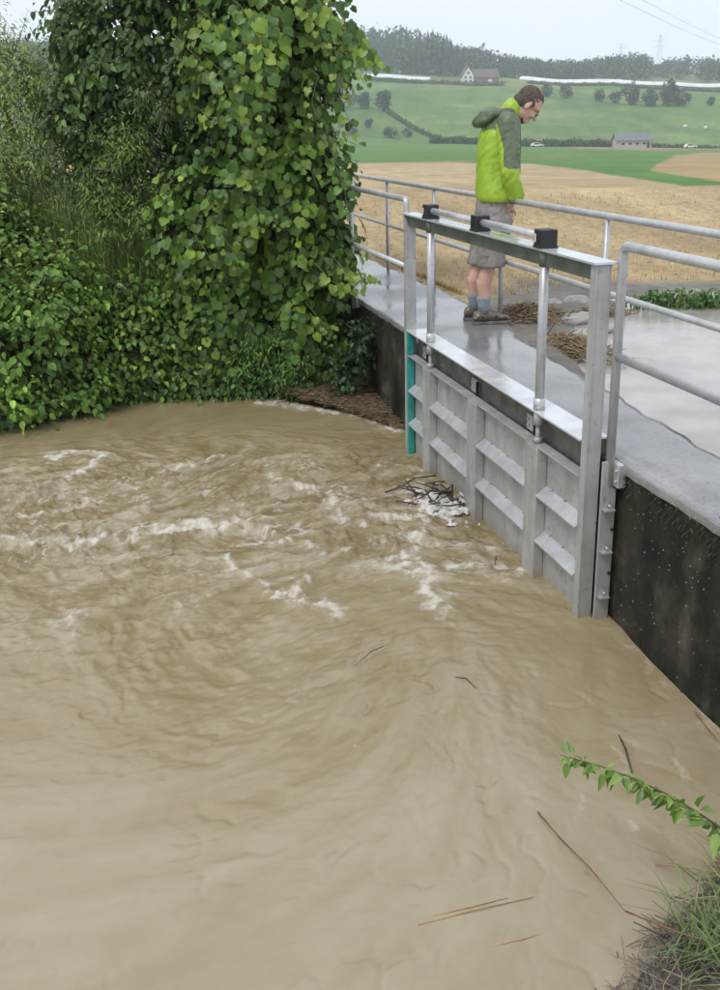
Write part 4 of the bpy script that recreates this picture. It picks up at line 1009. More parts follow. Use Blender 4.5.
parts = [blades(4200, on_bank(60, 225, 9.35, 10.6), rg, 1.25, .006, (.15, .24, .06), (.38, .44, .15), .65), blades(700, on_bank(60, 230, 9.4, 10.6), rg, .80, .005, (.18, .14, .07), (.34, .29, .15), .45),
         blades(2200, on_bank(-60, 120, 10.0, 11.5), rg, 1.2, .006, (.05, .095, .025), (.15, .20, .06), .4), blades(1200, on_bank(0, 330, 8.5, 9.5), rg, .30, .005, (.04, .07, .02), (.13, .16, .05), .8)]
V, F, C_ = concat(parts)
o = np_mesh('tall_grass', V, F, m_blade, color=C_); props(o, 'tall rank grass growing between the shrubs on the left bank', 'grass', None, 'stuff')
# grey-white seed heads
V = []; F = []; C_ = []
sh = []
for k in range(100):
    px = rg.uniform(-10, 60) if k < 80 else rg.uniform(60, 190); py = (rg.uniform(55, 200) if k < 80 else rg.uniform(120, 215)); c0 = at(px, py, rg.uniform(10.1, 10.5) if k < 80 else rg.uniform(9.5, 9.7))
    for q in range(26): sh.append((c0 + rg.normal(0, 1, 3) * (.03, .03, .045), rg.normal(0, 1, 3), rg.normal(0, 1, 3), rg.uniform(.012, .024), np.array((.44, .43, .35)) * rg.uniform(.45, 1.15)))
T = [np.array([s_[i] for s_ in sh]) for i in range(5)]
V, F, C_ = leaves_mesh(T, TINY)
o = np_mesh('seed_heads', V, F, m_blade, color=C_); props(o, 'greyish white seed heads among the weeds at the left', 'seed heads', None, 'stuff')
# ================================================================ FAR FIELDS
def gpt(px, row):
    """terrain point seen at (px,row) beyond the stubble"""
    Ds = np.linspace(60, 1010, 1900); rr = terrain_row(np.full_like(Ds, px), Ds); k = int(np.argmax(rr <= row)); D = Ds[k]
    s_ = (px - CXP) / 1075 * D; x = D * HEAD[0] + s_ * RIGHTV[0]; y = D * HEAD[1] + s_ * RIGHTV[1]
    return np.array([x, y, float(terrain_xy(np.array(x), np.array(y)))]), D
def at_depth(px, D):
    s_ = (px - CXP) / 1075 * D; x = D * HEAD[0] + s_ * RIGHTV[0]; y = D * HEAD[1] + s_ * RIGHTV[1]
    return np.array([x, y, float(terrain_xy(np.array(x), np.array(y)))])
YAW = -math.atan2(HEAD[0], HEAD[1])
def crown_faces(c, rad, n, size, c0, c1, r):
    d = r.normal(size=(n, 3)); d /= np.linalg.norm(d, axis=1, keepdims=True); lump = 1 + .22 * np.sin(d[:, 0] * 5 + d[:, 2] * 7 + c[0]) * np.cos(d[:, 1] * 6 + c[1])
    pos = np.array(c) + d * np.array(rad) * (r.uniform(.35, 1, (n, 1)) ** .5) * lump[:, None]
    col = np.array(c0) + (np.array(c1) - np.array(c0)) * r.random((n, 1))
    return leaves_mesh([pos, r.normal(size=(n, 3)) + [0, 0, -.3], d + r.normal(0, .5, (n, 3)), size * r.uniform(.6, 1.4, n), col * r.uniform(.75, 1.25, (n, 1))], TINY)
rt = np.random.default_rng(55)
def far_tree(px, row, wpx, hpx, label, group='trees scattered over the far meadow', name='meadow_tree', c0=(.016, .036, .016), c1=(.034, .065, .026)):
    g, D = gpt(px, row); k = D / 1040.; w_, h_ = wpx * k / 2, hpx * k
    t = thing(name, tuple(g), label, 'tree', group)
    MB().tube([g - [0, 0, .4], g + [0, 0, h_ * .35], g + [w_ * .1, 0, h_ * .75]], [h_ * .035, h_ * .025, h_ * .01], 7).build('trunk', m_bark, t)
    parts = [crown_faces(g + [0, 0, h_ * .48], (w_, w_, h_ * .50), 420, h_ * .12, c0, c1, rt)]
    for q in range(4): parts.append(crown_faces(g + [rt.normal(0, w_ * .5), rt.normal(0, w_ * .5), h_ * rt.uniform(.2, .85)], (w_ * .5, w_ * .5, h_ * .22), 110, h_ * .11, c0, c1, rt))
    V, F, C_ = concat(parts); np_mesh('crown', V, F, m_leaf, t, color=C_)['kind'] = 'stuff'
for px, row, w_, h_, lb in [
    (555.5, 98, 11, 12, 'leftmost round tree of the row below the long white tunnels'), (574, 99, 12, 12, 'second tree from the left in the row below the white tunnels'),
    (608, 101, 11, 12, 'third tree in the row, after a gap in the hedge line'), (624, 103, 10, 12, 'small fourth tree in the row below the white tunnels'),
    (641, 104, 15, 19, 'tall tree fifth in the row above the small shed'), (658, 106, 17, 17, 'broad tree sixth in the row above the small shed'),
    (676.5, 106, 16, 24, 'tallest tree of the meadow row, seventh from the left'), (690, 107, 14, 15, 'rightmost tree of the row, leaning on the tallest one'),
    (341, 109, 30, 20, 'wide dark tree clump beside the vine leaves'), (373, 109, 13, 16, 'round tree between two others in the left meadow'),
    (392.5, 112, 16, 19, 'dark tree at the top of the curved hedge line'), (351, 126, 9, 8, 'small bush in the left meadow nearest the vine'),
    (361, 135, 10, 9, 'lowest small bush close to the vine leaves'), (377.5, 127, 7, 9, 'slim small bush in the middle of the left meadow'),
    (399, 138, 13, 11, 'rounded bush low in the left meadow beside the hedge line'), (417, 136, 10, 8, 'small bush just left of the hedge bend'), (719, 107, 6, 9, 'small tree cut off by the right picture edge')]:
    far_tree(px, row, w_, h_, lb)
# hedge line: one bushy strip along the ditch and the road
def hedge(path, h_, w_, label, n, c0, c1):
    pts = [gpt(px, row)[0] for px, row in path]; t = thing('hedge', tuple(pts[0]), label, 'hedge', 'hedges in the valley'); seg = np.array(pts)
    cum = np.concatenate([[0], np.cumsum(np.linalg.norm(np.diff(seg, axis=0), axis=1))]); s_ = rt.uniform(0, cum[-1], n)
    P = np.stack([np.interp(s_, cum, seg[:, a_]) for a_ in range(3)], 1); P[:, 2] = terrain_xy(P[:, 0], P[:, 1]); P = P + rt.normal(0, 1, (n, 3)) * [w_, w_, 0] + np.stack([0 * s_, 0 * s_, rt.uniform(0, h_, n) * (1 + .2 * np.sin(s_ * .7))], 1)
    col = np.array(c0) + (np.array(c1) - np.array(c0)) * rt.random((n, 1))
    V, F, C_ = leaves_mesh([P, rt.normal(size=(n, 3)), rt.normal(size=(n, 3)) + [0, 0, .6], rt.uniform(.5, 1.1, n), col], TINY)
    np_mesh('foliage', V, F, m_leaf, t, color=C_)['kind'] = 'stuff'
hedge([(396, 112), (404, 118), (414, 124), (428, 131), (445, 138), (462, 140.5), (480, 141)], 1.0, .7, 'dark hedge curving down the left meadow along a ditch', 5200, (.03, .06, .02), (.05, .09, .028))
hedge([(440, 144), (500, 144.5), (560, 145.5), (622, 146.5)], 2.3, 1.0, 'straight dark green hedge along the valley road left of the shed', 6500, (.025, .06, .018), (.045, .095, .028))
hedge([(662, 147.5), (690, 148), (740, 148.5), (800, 149)], 1.1, .6, 'low hedge along the valley road right of the shed', 3000, (.04, .075, .025), (.07, .11, .035))
hedge([(536, 83), (580, 86), (640, 89), (700, 91), (760, 92)], 1.6, .8, 'long hedge below the white tunnels on the slope', 7000, (.03, .06, .022), (.06, .1, .035))
hedge([(380, 81), (440, 83), (470, 84), (512, 86)], 2.2, 1.2, 'bushy hedge below the farmhouse', 4500, (.025, .05, .02), (.05, .09, .03))

# ---- forest on the ridge: one mass
def conifer(b, h_, w_, r):
    V = []; F = []
    for L in range(6):
        z0 = h_ * (.10 + .145 * L); z1 = z0 + h_ * .26; rr = w_ * (1 - L / 6.3); n_ = 7; b0 = len(V); ph = r.uniform(0, 6)
        for k in range(n_ * 2):
            a_ = ph + math.pi * k / n_; q = rr * (1.0 if k % 2 == 0 else .55) * r.uniform(.8, 1.15); V.append((b[0] + q * math.cos(a_), b[1] + q * math.sin(a_), b[2] + z0 - (.05 * h_ if k % 2 == 0 else 0)))
        V.append((b[0], b[1], b[2] + min(z1, h_))); F += [(b0 + k, b0 + (k + 1) % (2 * n_), b0 + 2 * n_) for k in range(2 * n_)]
    c = np.array((.016, .030, .017)) * r.uniform(.7, 1.5); return np.array(V), np.array(F), np.tile(c, (len(V), 1))
parts = []
skyp = [-400, 200, 345, 356, 362, 380, 400, 430, 452, 459, 461, 487, 514, 540, 560, 575, 800]; skyr = [40, 40, 36, 31, 27, 26, 25, 27, 30, 35, 46, 49, 56, 59, 61, 61, 61]
for k in range(1500):
    px = rt.uniform(-120, 600); D = rt.uniform(790, 1000); g = at_depth(px, D)
    base = terrain_row(np.array([px]), np.array([D]))[0]; top = np.interp(px, skyp, skyr) + abs(rt.normal(0, 1.6)); hmax = (base - top) * D / 1040.
    h_ = min(rt.uniform(15, 28), hmax)
    if h_ < 5: continue
    if rt.random() < .72: parts.append(conifer(g - [0, 0, 1], h_, h_ * rt.uniform(.16, .22), rt))
    else: parts.append(crown_faces(g + [0, 0, h_ * .5], (h_ * .30, h_ * .30, h_ * .48), 70, h_ * .16, (.022, .042, .02), (.04, .07, .028), rt))
V, F, C_ = concat(parts); o = np_mesh('forest', V, F, m_leaf, color=C_); props(o, 'dark conifer forest covering the ridge behind the farmhouse', 'forest', None, 'stuff')
parts = []
for k in range(420):      # lower woods on the right
    px = rt.uniform(515, 860); D = rt.uniform(800, 1010); g = at_depth(px, D)
    if 658 < px < 712 and D < 900: continue
    base = terrain_row(np.array([px]), np.array([D]))[0]; top = np.interp(px, [515, 560, 598, 623, 637, 653, 662, 675, 692, 714, 800], [59, 62, 59, 55, 52.5, 58, 64, 58.5, 56.5, 60, 58]) + abs(rt.normal(0, 1.8))
    h_ = min(rt.uniform(11, 22), (base - top) * D / 1040.)
    if h_ < 3: continue
    parts.append(crown_faces(g + [0, 0, h_ * .5], (h_ * .36, h_ * .36, h_ * .5), 80, h_ * .15, (.02, .042, .022), (.042, .075, .034), rt))
V, F, C_ = concat(parts); o = np_mesh('woodland', V, F, m_leaf, color=C_); props(o, 'lower mixed wood along the skyline at the right', 'wood', None, 'stuff')

# ---- buildings and tunnels
m_plaster = simple('white_plaster', (.66, .66, .63), (.78, .78, .75), 2, .8, bs=0)
m_brick = simple('red_boarding', (.20, .075, .05), (.30, .12, .085), 3, .8, bs=0)
m_tile = simple('brown_roof_tile', (.10, .075, .065), (.16, .12, .105), 3, .8, bs=0)
m_eternit = simple('grey_roof_sheet', (.12, .125, .135), (.19, .195, .205), 2, .6, bs=0)
m_beige = simple('beige_render', (.40, .36, .29), (.52, .48, .40), 3, .8, bs=0)
m_glass = simple('dark_window', (.02, .022, .025), (.05, .055, .06), 3, .15, bs=0)
m_film = simple('white_tunnel_film', (.62, .64, .66), (.76, .77, .79), .2, .45, bs=0)
m_carw = simple('white_car_paint', (.68, .68, .68), (.76, .76, .76), 3, .25, bs=0)
def house(name, label, g, yaw, L, W, hw, hr, mw_, mr_, over=.4):
    """ridge along local x; parts built in local coordinates under a rotated Empty"""
    t = thing(name, tuple(g), label, 'building'); t.rotation_euler = (0, 0, yaw)
    MB().prism([(-W/2, -.6), (W/2, -.6), (W/2, hw), (0, hw + hr), (-W/2, hw)], 0, -L/2, L/2).build('wall', mw_, t, local=True)
    for s_ in (-1, 1):
        sl = hr / (W / 2); y1 = W/2 + over
        MB().prism([(0, hw + hr + .03), (s_ * y1, hw - over * sl + .03), (s_ * y1, hw - over * sl + .28), (0, hw + hr + .30)], 0, -L/2 - over, L/2 + over).build('roof', mr_, t, local=True)
    return t
def window(t, x, y, z, w_, h_, face):
    m = MB(); f = MB()
    if face == 'y': f.box(x - w_/2 - .12, x + w_/2 + .12, y - .06, y, z - .12, z + h_ + .12); m.box(x - w_/2, x + w_/2, y - .09, y - .061, z, z + h_)
    else: f.box(y - .06, y, x - w_/2 - .12, x + w_/2 + .12, z - .12, z + h_ + .12); m.box(y - .09, y - .061, x - w_/2, x + w_/2, z, z + h_)
    fo = f.build('window', m_plaster, t, local=True); m.build('pane', m_glass, fo, local=True)
g, D = gpt(488, 83)
k = D / 1040.
fh = house('farmhouse', 'white gabled farmhouse with a long red barn under one brown roof', g + RIGHTV[0] * 0, YAW + R(10), 34 * k, 15 * k, 5.2 * k, 7.0 * k, m_brick, m_tile)
# white dwelling end with its own gable to the viewer
MB().prism([(-19 * k, -.6), (-8.5 * k, -.6), (-8.5 * k, 7.0 * k), (-13.7 * k, 14.5 * k), (-19 * k, 7.0 * k)], 1, -8.6 * k, -1 * k).build('gable_wall', m_plaster, fh, local=True)
for s_ in (-1, 1):
    MB().prism([(-13.7 * k, 14.8 * k), (-13.7 * k + s_ * 6.2 * k, 5.9 * k), (-13.7 * k + s_ * 6.2 * k, 6.5 * k), (-13.7 * k, 15.4 * k)], 1, -9.1 * k, 2 * k).build('roof', m_tile, fh, local=True)
for x in (-16.2, -11.4):
    for z in (1.0, 4.2): window(fh, x * k, -8.6 * k, z * k, 2.0 * k, 2.0 * k, 'y')
window(fh, -13.7 * k, -8.6 * k, 8.2 * k, 2.2 * k, 2.0 * k, 'y')
for x in (-5, -1): window(fh, x * k, -7.5 * k, 2.2 * k, 1.8 * k, 1.7 * k, 'y')
MB().box(6 * k, 10 * k, -7.56 * k, -7.51 * k, -.3, 3.6 * k).build('barn_door', m_plaster, fh, local=True)
MB().box(-14.3 * k, -13.2 * k, -2.4 * k, -1.2 * k, 12 * k, 17.2 * k).build('chimney', m_brick, fh, local=True)
g, D = gpt(642.5, 148); k = D / 1040.
shd = house('field_shed', 'small beige shed with grey roof beside the valley road', g, YAW + R(3), 34 * k, 15 * k, 7.6 * k, 5.6 * k, m_beige, m_eternit, .6)
for x in (-11, -4, 3, 10): window(shd, x * k, -7.5 * k, 3.0 * k, 3.4 * k, 2.2 * k, 'y')
MB().box(12.6 * k, 15.6 * k, -7.56 * k, -7.51 * k, -.3, 5 * k).build('door', m_glass, shd, local=True)
def tunnel(px0, row0, px1, row1, label, r_):
    a_, _ = gpt(px0, row0); b_, _ = gpt(px1, row1); t = thing('polytunnel', tuple(a_), label, 'polytunnel', 'white polytunnels on the slope')
    n_ = 24; d = (b_ - a_); side = np.array([d[1], -d[0], 0]); side /= np.linalg.norm(side); V = []; F = []; m_ = 9
    for i in range(n_ + 1):
        q = a_ + d * i / n_; q[2] = float(terrain_xy(np.array(q[0]), np.array(q[1])))
        for j in range(m_): an = math.pi * j / (m_ - 1); V.append(q + side * math.cos(an) * r_ * 1.5 + np.array([0, 0, .25 + math.sin(an) * r_ * (1 + .02 * (i % 2))]))
    for i in range(n_):
        for j in range(m_ - 1): F.append((i*m_+j, i*m_+j+1, (i+1)*m_+j+1, (i+1)*m_+j))
    np_mesh('cover', V, F, m_film, t, smooth=True)
    for i in range(0, n_ + 1, 3):
        MB().tube([Vector(V[i*m_+j]) + Vector((0, 0, .02)) for j in range(m_)], .06, 5).build('hoop', m_steel, t)
    for e_ in (0, n_):
        MB().add([V[e_*m_+j] for j in range(m_)], [tuple(range(m_))]).build('end_wall', m_film, t)
tunnel(352, 78.2, 439, 80.5, 'white polytunnel on the slope left of the farmhouse', 2.2)
tunnel(530, 80, 640, 85.5, 'long white polytunnel on the slope, its left half above the tree row', 2.2)
tunnel(642, 85.6, 790, 88.5, 'long white polytunnel running out of the right picture edge', 2.2)
# ---- pylons
def pylon(px, D, h_, label):
    g = at_depth(px, D); t = thing('pylon', tuple(g), label, 'pylon', 'power pylons on the skyline'); m = MB(); w0, w1 = h_ * .085, h_ * .015
    def cor(z, sx, sy): f = z / h_; w_ = w0 + (w1 - w0) * f; return (g[0] + sx * w_, g[1] + sy * w_, g[2] + z - .5)
    lv = [0, .2, .38, .53, .66, .78, .89, 1.0]
    for sx in (-1, 1):
        for sy in (-1, 1): m.tube([cor(0, sx, sy), cor(h_, sx, sy)], .07, 4)
    for a_, b_ in zip(lv[:-1], lv[1:]):
        for sx, sy, tx, ty in [(-1, -1, 1, -1), (1, -1, 1, 1), (1, 1, -1, 1), (-1, 1, -1, -1)]:
            m.tube([cor(h_ * a_, sx, sy), cor(h_ * b_, tx, ty)], .035, 4); m.tube([cor(h_ * a_, tx, ty), cor(h_ * b_, sx, sy)], .035, 4)
    m.build('lattice', m_steel, t)
    for z, wd in ((.70, .17), (.82, .21), (.93, .14)):
        q = g + np.array([0, 0, h_ * z]); MB().tube([q - np.append(RIGHTV, 0) * wd * h_, q + [0, 0, .8], q + np.append(RIGHTV, 0) * wd * h_], .10, 4).build('cross_arm', m_steel, t)
pylon(664, 1010, 36, 'steel lattice pylon above the right wood, faint in haze'); pylon(626, 1150, 30, 'fainter pylon left of the other one on the skyline')
A_ = at(560, -30, 120); B_ = at(745, 52, 420)
for k, off in enumerate((0, 2.5)):
    pts = [A_ + (B_ - A_) * i / 16 + np.array([0, 0, off * .6 - 4 * (i / 16) * (1 - i / 16)]) for i in range(17)]
    o = MB().tube(pts, .022, 5).build('power_cable', m_rubber); props(o, 'upper power cable sagging across the top right sky' if k else 'lower power cable sagging across the top right sky', 'cable', 'power cables')
# ---- cars on the valley road
def car(px, row, label, mat):
    g, D = gpt(px, row); t = thing('parked_car', tuple(g + [0, 0, .02]), label, 'car', 'cars on the valley road'); t.rotation_euler = (0, 0, YAW)
    MB().prism([(-2.1, .3), (2.1, .3), (2.15, .75), (1.2, .9), (.6, 1.42), (-1.3, 1.45), (-2.0, .95), (-2.15, .6)], 1, -.85, .85).build('body', mat, t, .05, local=True)
    MB().prism([(-1.25, .92), (1.0, .92), (.55, 1.34), (-1.15, 1.36)], 1, -.862, .862).build('windows', m_glass, t, local=True)
    for x in (-1.35, 1.35):
        for y in (-.8, .8): MB().tube([(x, y - .1, .32), (x, y + .1, .32)], .32, 12).build('wheel', m_rubber, t, local=True)
car(702, 149.5, 'white car on the valley road right of the shed', m_carw); car(547, 147.5, 'pale car half hidden by the roadside hedge', m_carw)
for px, row, lb in [(695, 128.5, 'white wrapped bale lying left in the right meadow'), (715.5, 129, 'white wrapped bale lying right in the right meadow')]:
    g, D = gpt(px, row); t = thing('wrapped_bale', tuple(g), lb, 'bale', 'wrapped bales in the meadow'); MB().tube([g + [-.7, 0, .6], g + [-.6, 0, .6], g + [.6, 0, .6], g + [.7, 0, .6]], [.5, .65, .65, .5], 14).build('bale_wrap', m_film, t); MB().box(g[0] - .74, g[0] - .70, g[1] - .3, g[1] + .3, g[2] + .4, g[2] + .9).build('end_wrap', m_film, t)

# ---- haze: closed box of pale air
hz, nt, p = mat_new('haze_air'); nt.nodes.remove(p)
pv = nt.nodes.new('ShaderNodeVolumePrincipled'); pv.inputs['Density'].default_value = .00040; pv.inputs['Color'].default_value = (.84, .92, 1.0, 1); pv.inputs['Anisotropy'].default_value = 0.0
nt.links.new(pv.outputs[0], nt.nodes['Material Output'].inputs['Volume'])
o = MB().box(-2300, 3300, -30, 1900, -60, 190).build('haze', hz); props(o, 'pale rain haze over the valley', 'haze', None, 'stuff')
# ================================================================ SMALL THINGS
rd = np.random.default_rng(77)
def straws(n, sampler, r, L, w, c0, c1, flat=.25):
    """thin four-sided stalks lying about"""
    V = []; F = []; C_ = []; c0 = np.array(c0); c1 = np.array(c1)
    for k in range(n):
        p_ = np.array(sampler(r)); l = L * r.uniform(.35, 1.3); a_ = r.uniform(0, 2 * math.pi); d = np.array([math.cos(a_), math.sin(a_), r.normal(0, flat)]); d /= np.linalg.norm(d)
        s_ = np.cross(d, [0, 0, 1.]); s_ /= np.linalg.norm(s_); u = np.cross(s_, d); ww = w * r.uniform(.5, 1.3); b0 = len(V); bend = r.normal(0, .12) * l * s_
        for t in (-.5, 0, .5):
            q = p_ + d * l * t + bend * (1 - 4 * t * t); V += [q + s_ * ww, q + u * ww, q - s_ * ww]
        for i in (0, 3):
            for j in range(3): F += [(b0+i+j, b0+i+(j+1) % 3, b0+i+3+(j+1) % 3), (b0+i+j, b0+i+3+(j+1) % 3, b0+i+3+j)]
        cc = (c0 + (c1 - c0) * r.random()) * r.uniform(.6, 1.2); C_ += [cc] * 9
    return np.array(V), np.array(F), np.array(C_)
m_straw, nt, p = mat_new('straw'); a = nd(nt, 'ShaderNodeAttribute', attribute_name='tone'); nt.links.new(a.outputs['Color'], p.inputs['Base Color']); p.inputs['Roughness'].default_value = .7
# straw mat caught in the corner of the mossy wall
mat_poly = [(1.35, 8.75), (1.5, 8.42), (1.76, 8.1), (1.98, 7.72), (2.13, 7.38), (2.16, 8.7)]
def in_poly(x, y, poly):
    c = False; n_ = len(poly)
    for i in range(n_):
        x1, y1 = poly[i]; x2, y2 = poly[(i + 1) % n_]
        if (y1 > y) != (y2 > y) and x < (x2 - x1) * (y - y1) / (y2 - y1) + x1: c = not c
    return c
def mat_s(r):
    while True:
        x, y = r.uniform(1.3, 2.16), r.uniform(7.35, 8.75)
        if in_poly(x, y, mat_poly): return (x, y, -.815 + .09 * min(1, (y - 7.35) / 1.2) * r.uniform(.5, 1.0) + .02 * r.random())
t = thing('straw_mat', (1.8, 8.2, -.82), 'mat of brown straw washed into the corner of the mossy wall', 'straw')
V, F, C_ = straws(2600, mat_s, rd, .13, .0032, (.10, .065, .035), (.30, .215, .12), .12); np_mesh('straw', V, F, m_straw, t, color=C_)['kind'] = 'stuff'
MB().add([(x, y, -.835 + .09 * (y - 7.35) / 1.3) for x, y in mat_poly], [tuple(range(len(mat_poly)))[::-1]]).build('mud', simple('wet_mud', (.05, .035, .02), (.10, .075, .045), 12, .6), t)
# twigs and foam caught against the gate
t = thing('debris_raft', tuple(onz(455, 505, WZ)), 'raft of dark twigs and white foam caught on the gate', 'debris')
c0 = onz(452, 507, WZ)
m_twig = simple('wet_twig', (.02, .014, .010), (.07, .05, .035), 25, .5)
m_foam = simple('river_foam', (.52, .50, .46), (.74, .73, .70), 30, .8, bs=.8, bd=.01)
for k in range(34):
    a_ = rd.uniform(-.5, 1.9) if k % 3 else rd.uniform(0, 6.28); l = rd.uniform(.08, .34); q = c0 + np.array([rd.normal(-.10, .11), rd.normal(.02, .17), rd.uniform(.02, .09)]); q[0] = min(q[0], 1.97)
    d = np.array([-math.sin(a_), math.cos(a_), rd.normal(0, .25)]); pts = [q - d * l / 2, q + rd.normal(0, .012, 3), q + d * l / 2]
    for z_ in pts: z_[0] = min(z_[0], 1.99)
    MB().tube(pts, [.008 * rd.uniform(.5, 1.1), .006, .003], 6).build('twig', m_twig, t)
fb = MB()
for k in range(150): fb.ell(c0 + np.array([rd.normal(-.08, .06), rd.normal(-.01, .12), rd.uniform(.0, .045)]), (rd.uniform(.012, .045), rd.uniform(.015, .06), rd.uniform(.006, .014)), None, 8, 6)
for k in range(40): fb.ell(onz(496 + rd.normal(0, 12), 520 + rd.normal(0, 4), WZ + .004), (rd.uniform(.008, .02), rd.uniform(.01, .03), .008), None, 8, 6)
fo_ = fb.remesh('foam', m_foam, None, .007, 2, noise=lambda c: .006 * perlin(c[:, 0] * 50, c[:, 1] * 50, 9) + .006 * perlin(c[:, 0] * 110, c[:, 1] * 110 + c[:, 2] * 80, 10))
fo_.data.transform(Matrix.Translation(-base_of(t))); fo_.parent = t
# single twigs drifting in the pool
for (p0, p1, w_, lb) in [((356, 665), (384, 646), .0022, 'thin dark twig drifting on the big eddy'), ((455, 677), (476, 688), .0026, 'dark twig drifting in front of the gate'), ((497, 553), (494, 570), .003, 'short dark twig hanging at the gate foot'), ((619, 735), (632, 772), .0042, 'dark stick standing out of the water above the leafy spray')]:
    a_ = onz(*p0, WZ + .004); b_ = onz(*p1, WZ + .008); m_ = (a_ + b_) / 2 + np.array([.01, .02, .008])
    o = MB().tube([a_, m_, b_], [w_ * .5, w_, w_ * .7], 6).build('drifting_twig', m_twig); props(o, lb, 'twig', 'twigs in the pool')
# dry stalks at the near bank
m_reed = simple('dry_reed', (.30, .19, .09), (.45, .31, .16), 12, .6, bs=.1); m_red = simple('red_brown_stalk', (.16, .07, .03), (.28, .14, .07), 12, .6, bs=.1)
def stalk(path, w_, mat, lb):
    pts = [onz(px, py, z) for px, py, z in path]; o = MB().tube(pts, [w_] * (len(pts) - 1) + [w_ * .5], 6).build('dry_stalk', mat); props(o, lb, 'stalk', 'dry stalks by the near bank')
stalk([(538, 812, WZ + .006), (560, 838, WZ + .02), (590, 868, WZ + .05), (625, 911, WZ + .12)], .0032, m_red, 'red-brown stalk poking out of the water at a slant')
stalk([(625, 911, WZ + .12), (660, 925, WZ + .14), (720, 948, WZ + .20)], .0028, m_red, 'bent end of a red-brown stalk over the bank')
stalk([(418, 925, WZ + .002), (470, 911, WZ + .006), (535, 897, WZ + .001)], .0022, m_reed, 'long pale straw floating at the bottom of the pool')
stalk([(432, 916, WZ + .002), (470, 907, WZ + .006), (508, 898, WZ + .002)], .0018, m_reed, 'shorter pale straw beside the long floating one')
stalk([(482, 948, WZ + .0), (520, 940, WZ + .004), (552, 931, WZ - .001)], .0015, m_reed, 'faint straw lying lowest in the pool')
stalk([(655, 864, WZ + .012), (690, 868, WZ + .05), (730, 874, WZ + .09)], .0028, m_reed, 'yellow straw sticking out from the right bank')
stalk([(695, 710, WZ + .02), (710, 728, WZ + .03), (722, 742, WZ + .05)], .004, m_reed, 'pale stick lying against the foot of the mossy wall')
# leafy spray reaching over the water
t = thing('leafy_spray', tuple(at(735, 850, 2.35)), 'arching leafy green stem reaching over the water from the right', 'plant')
path = [at(px, py, D) for px, py, D in [(800, 885, 2.35), (735, 838, 2.38), (700, 814, 2.42), (665, 793, 2.48), (630, 777, 2.52), (600, 766, 2.56), (575, 759, 2.58), (560, 755, 2.6)]]
MB().tube(path, [.0045, .004, .0036, .003, .0026, .0022, .0018, .001], 7).build('stem', simple('green_brown_stem', (.07, .06, .03), (.12, .11, .05), 9, .7, bs=0), t)
seg = np.array(path); cum = np.concatenate([[0], np.cumsum(np.linalg.norm(np.diff(seg, axis=0), axis=1))])
lm = []
ml_s, nt, p = mat_new('spray_leaf'); oi = nt.nodes.new('ShaderNodeObjectInfo')
c = ramp(nt, oi.outputs['Random'], [(0, (.10, .20, .035)), (.5, (.19, .32, .06)), (1, (.30, .43, .11))]); nt.links.new(c, p.inputs['Base Color']); p.inputs['Roughness'].default_value = .4
tr = nt.nodes.new('ShaderNodeBsdfTranslucent'); nt.links.new(c, tr.inputs['Color']); mx = nt.nodes.new('ShaderNodeMixShader'); mx.inputs[0].default_value = .3
nt.links.new(p.outputs[0], mx.inputs[1]); nt.links.new(tr.outputs[0], mx.inputs[2]); nt.links.new(mx.outputs[0], nt.nodes['Material Output'].inputs['Surface'])
NET = tpl([(0, 0), (.17, .12), (.235, .32), (.19, .55), (.11, .78), (0, 1.0), (-.11, .78), (-.19, .55), (-.235, .32), (-.17, .12)], .45, .28)
for k in range(3):
    V = NET[0].copy(); V[:, 2] += rd.normal(0, .03, len(V)); me = bpy.data.meshes.new('spray_leaf'); me.from_pydata([tuple(v) for v in V], [], [tuple(int(i) for i in f) for f in NET[1]]); me.polygons.foreach_set('use_smooth', np.ones(len(NET[1]), bool)); me.materials.append(ml_s); lm.append(me)
tb = np.array(base_of(t))
for k in range(120):
    s_ = cum[1] * .6 + (cum[-1] - cum[1] * .6) * (k // 3 * 3 + 1.5 * rd.random()) / 120; q = np.array([np.interp(s_, cum, seg[:, a_]) for a_ in range(3)]); sgn = 1 if k % 2 else -1
    tp = Vector((-.35 + rd.normal(0, .45), sgn * .45 + rd.normal(0, .4), -.30 + rd.normal(0, .55))).normalized(); nn = Vector((rd.normal(0, .5), -.4 + rd.normal(0, .3), .9)).normalized()
    sd = tp.cross(nn).normalized(); nr = sd.cross(tp); S = rd.uniform(.026, .082) * (1 - .30 * s_ / cum[-1]); loc = q - tb + np.array(tp) * rd.uniform(.004, .022)
    o = bpy.data.objects.new('leaf', lm[k % 3]); COL.objects.link(o); o.parent = t
    o.matrix_local = Matrix(((sd.x*S, tp.x*S, nr.x*S, loc[0]), (sd.y*S, tp.y*S, nr.y*S, loc[1]), (sd.z*S, tp.z*S, nr.z*S, loc[2]), (0, 0, 0, 1)))
# litter, dead grass and green blades on the near bank
def near_s(x0, x1, b0, b1, dz=.01):
    def f(r):
        x = r.uniform(x0, x1); l = np.interp(x, [-6, -1, .5, 1.0, 1.35, 1.62, 1.9, 2.16], [.9, 1.05, 1.35, 1.80, 2.07, 2.22, 2.42, 2.6]); y = l - r.uniform(b0, b1); return (x, y, bank_z(x, y) + dz + .03 * r.random())
    return f
V, F, C_ = concat([straws(620, near_s(1.32, 2.1, -.04, .4), rd, .13, .0018, (.12, .105, .085), (.36, .33, .28), .25), straws(130, near_s(1.32, 2.1, -.03, .4), rd, .16, .0022, (.03, .024, .018), (.10, .075, .05), .3), straws(260, near_s(.98, 1.45, -.06, .16), rd, .12, .0016, (.14, .12, .095), (.36, .32, .26), .3), straws(60, near_s(1.0, 2.0, -.10, .2), rd, .24, .0018, (.25, .20, .10), (.42, .34, .2), .3)])
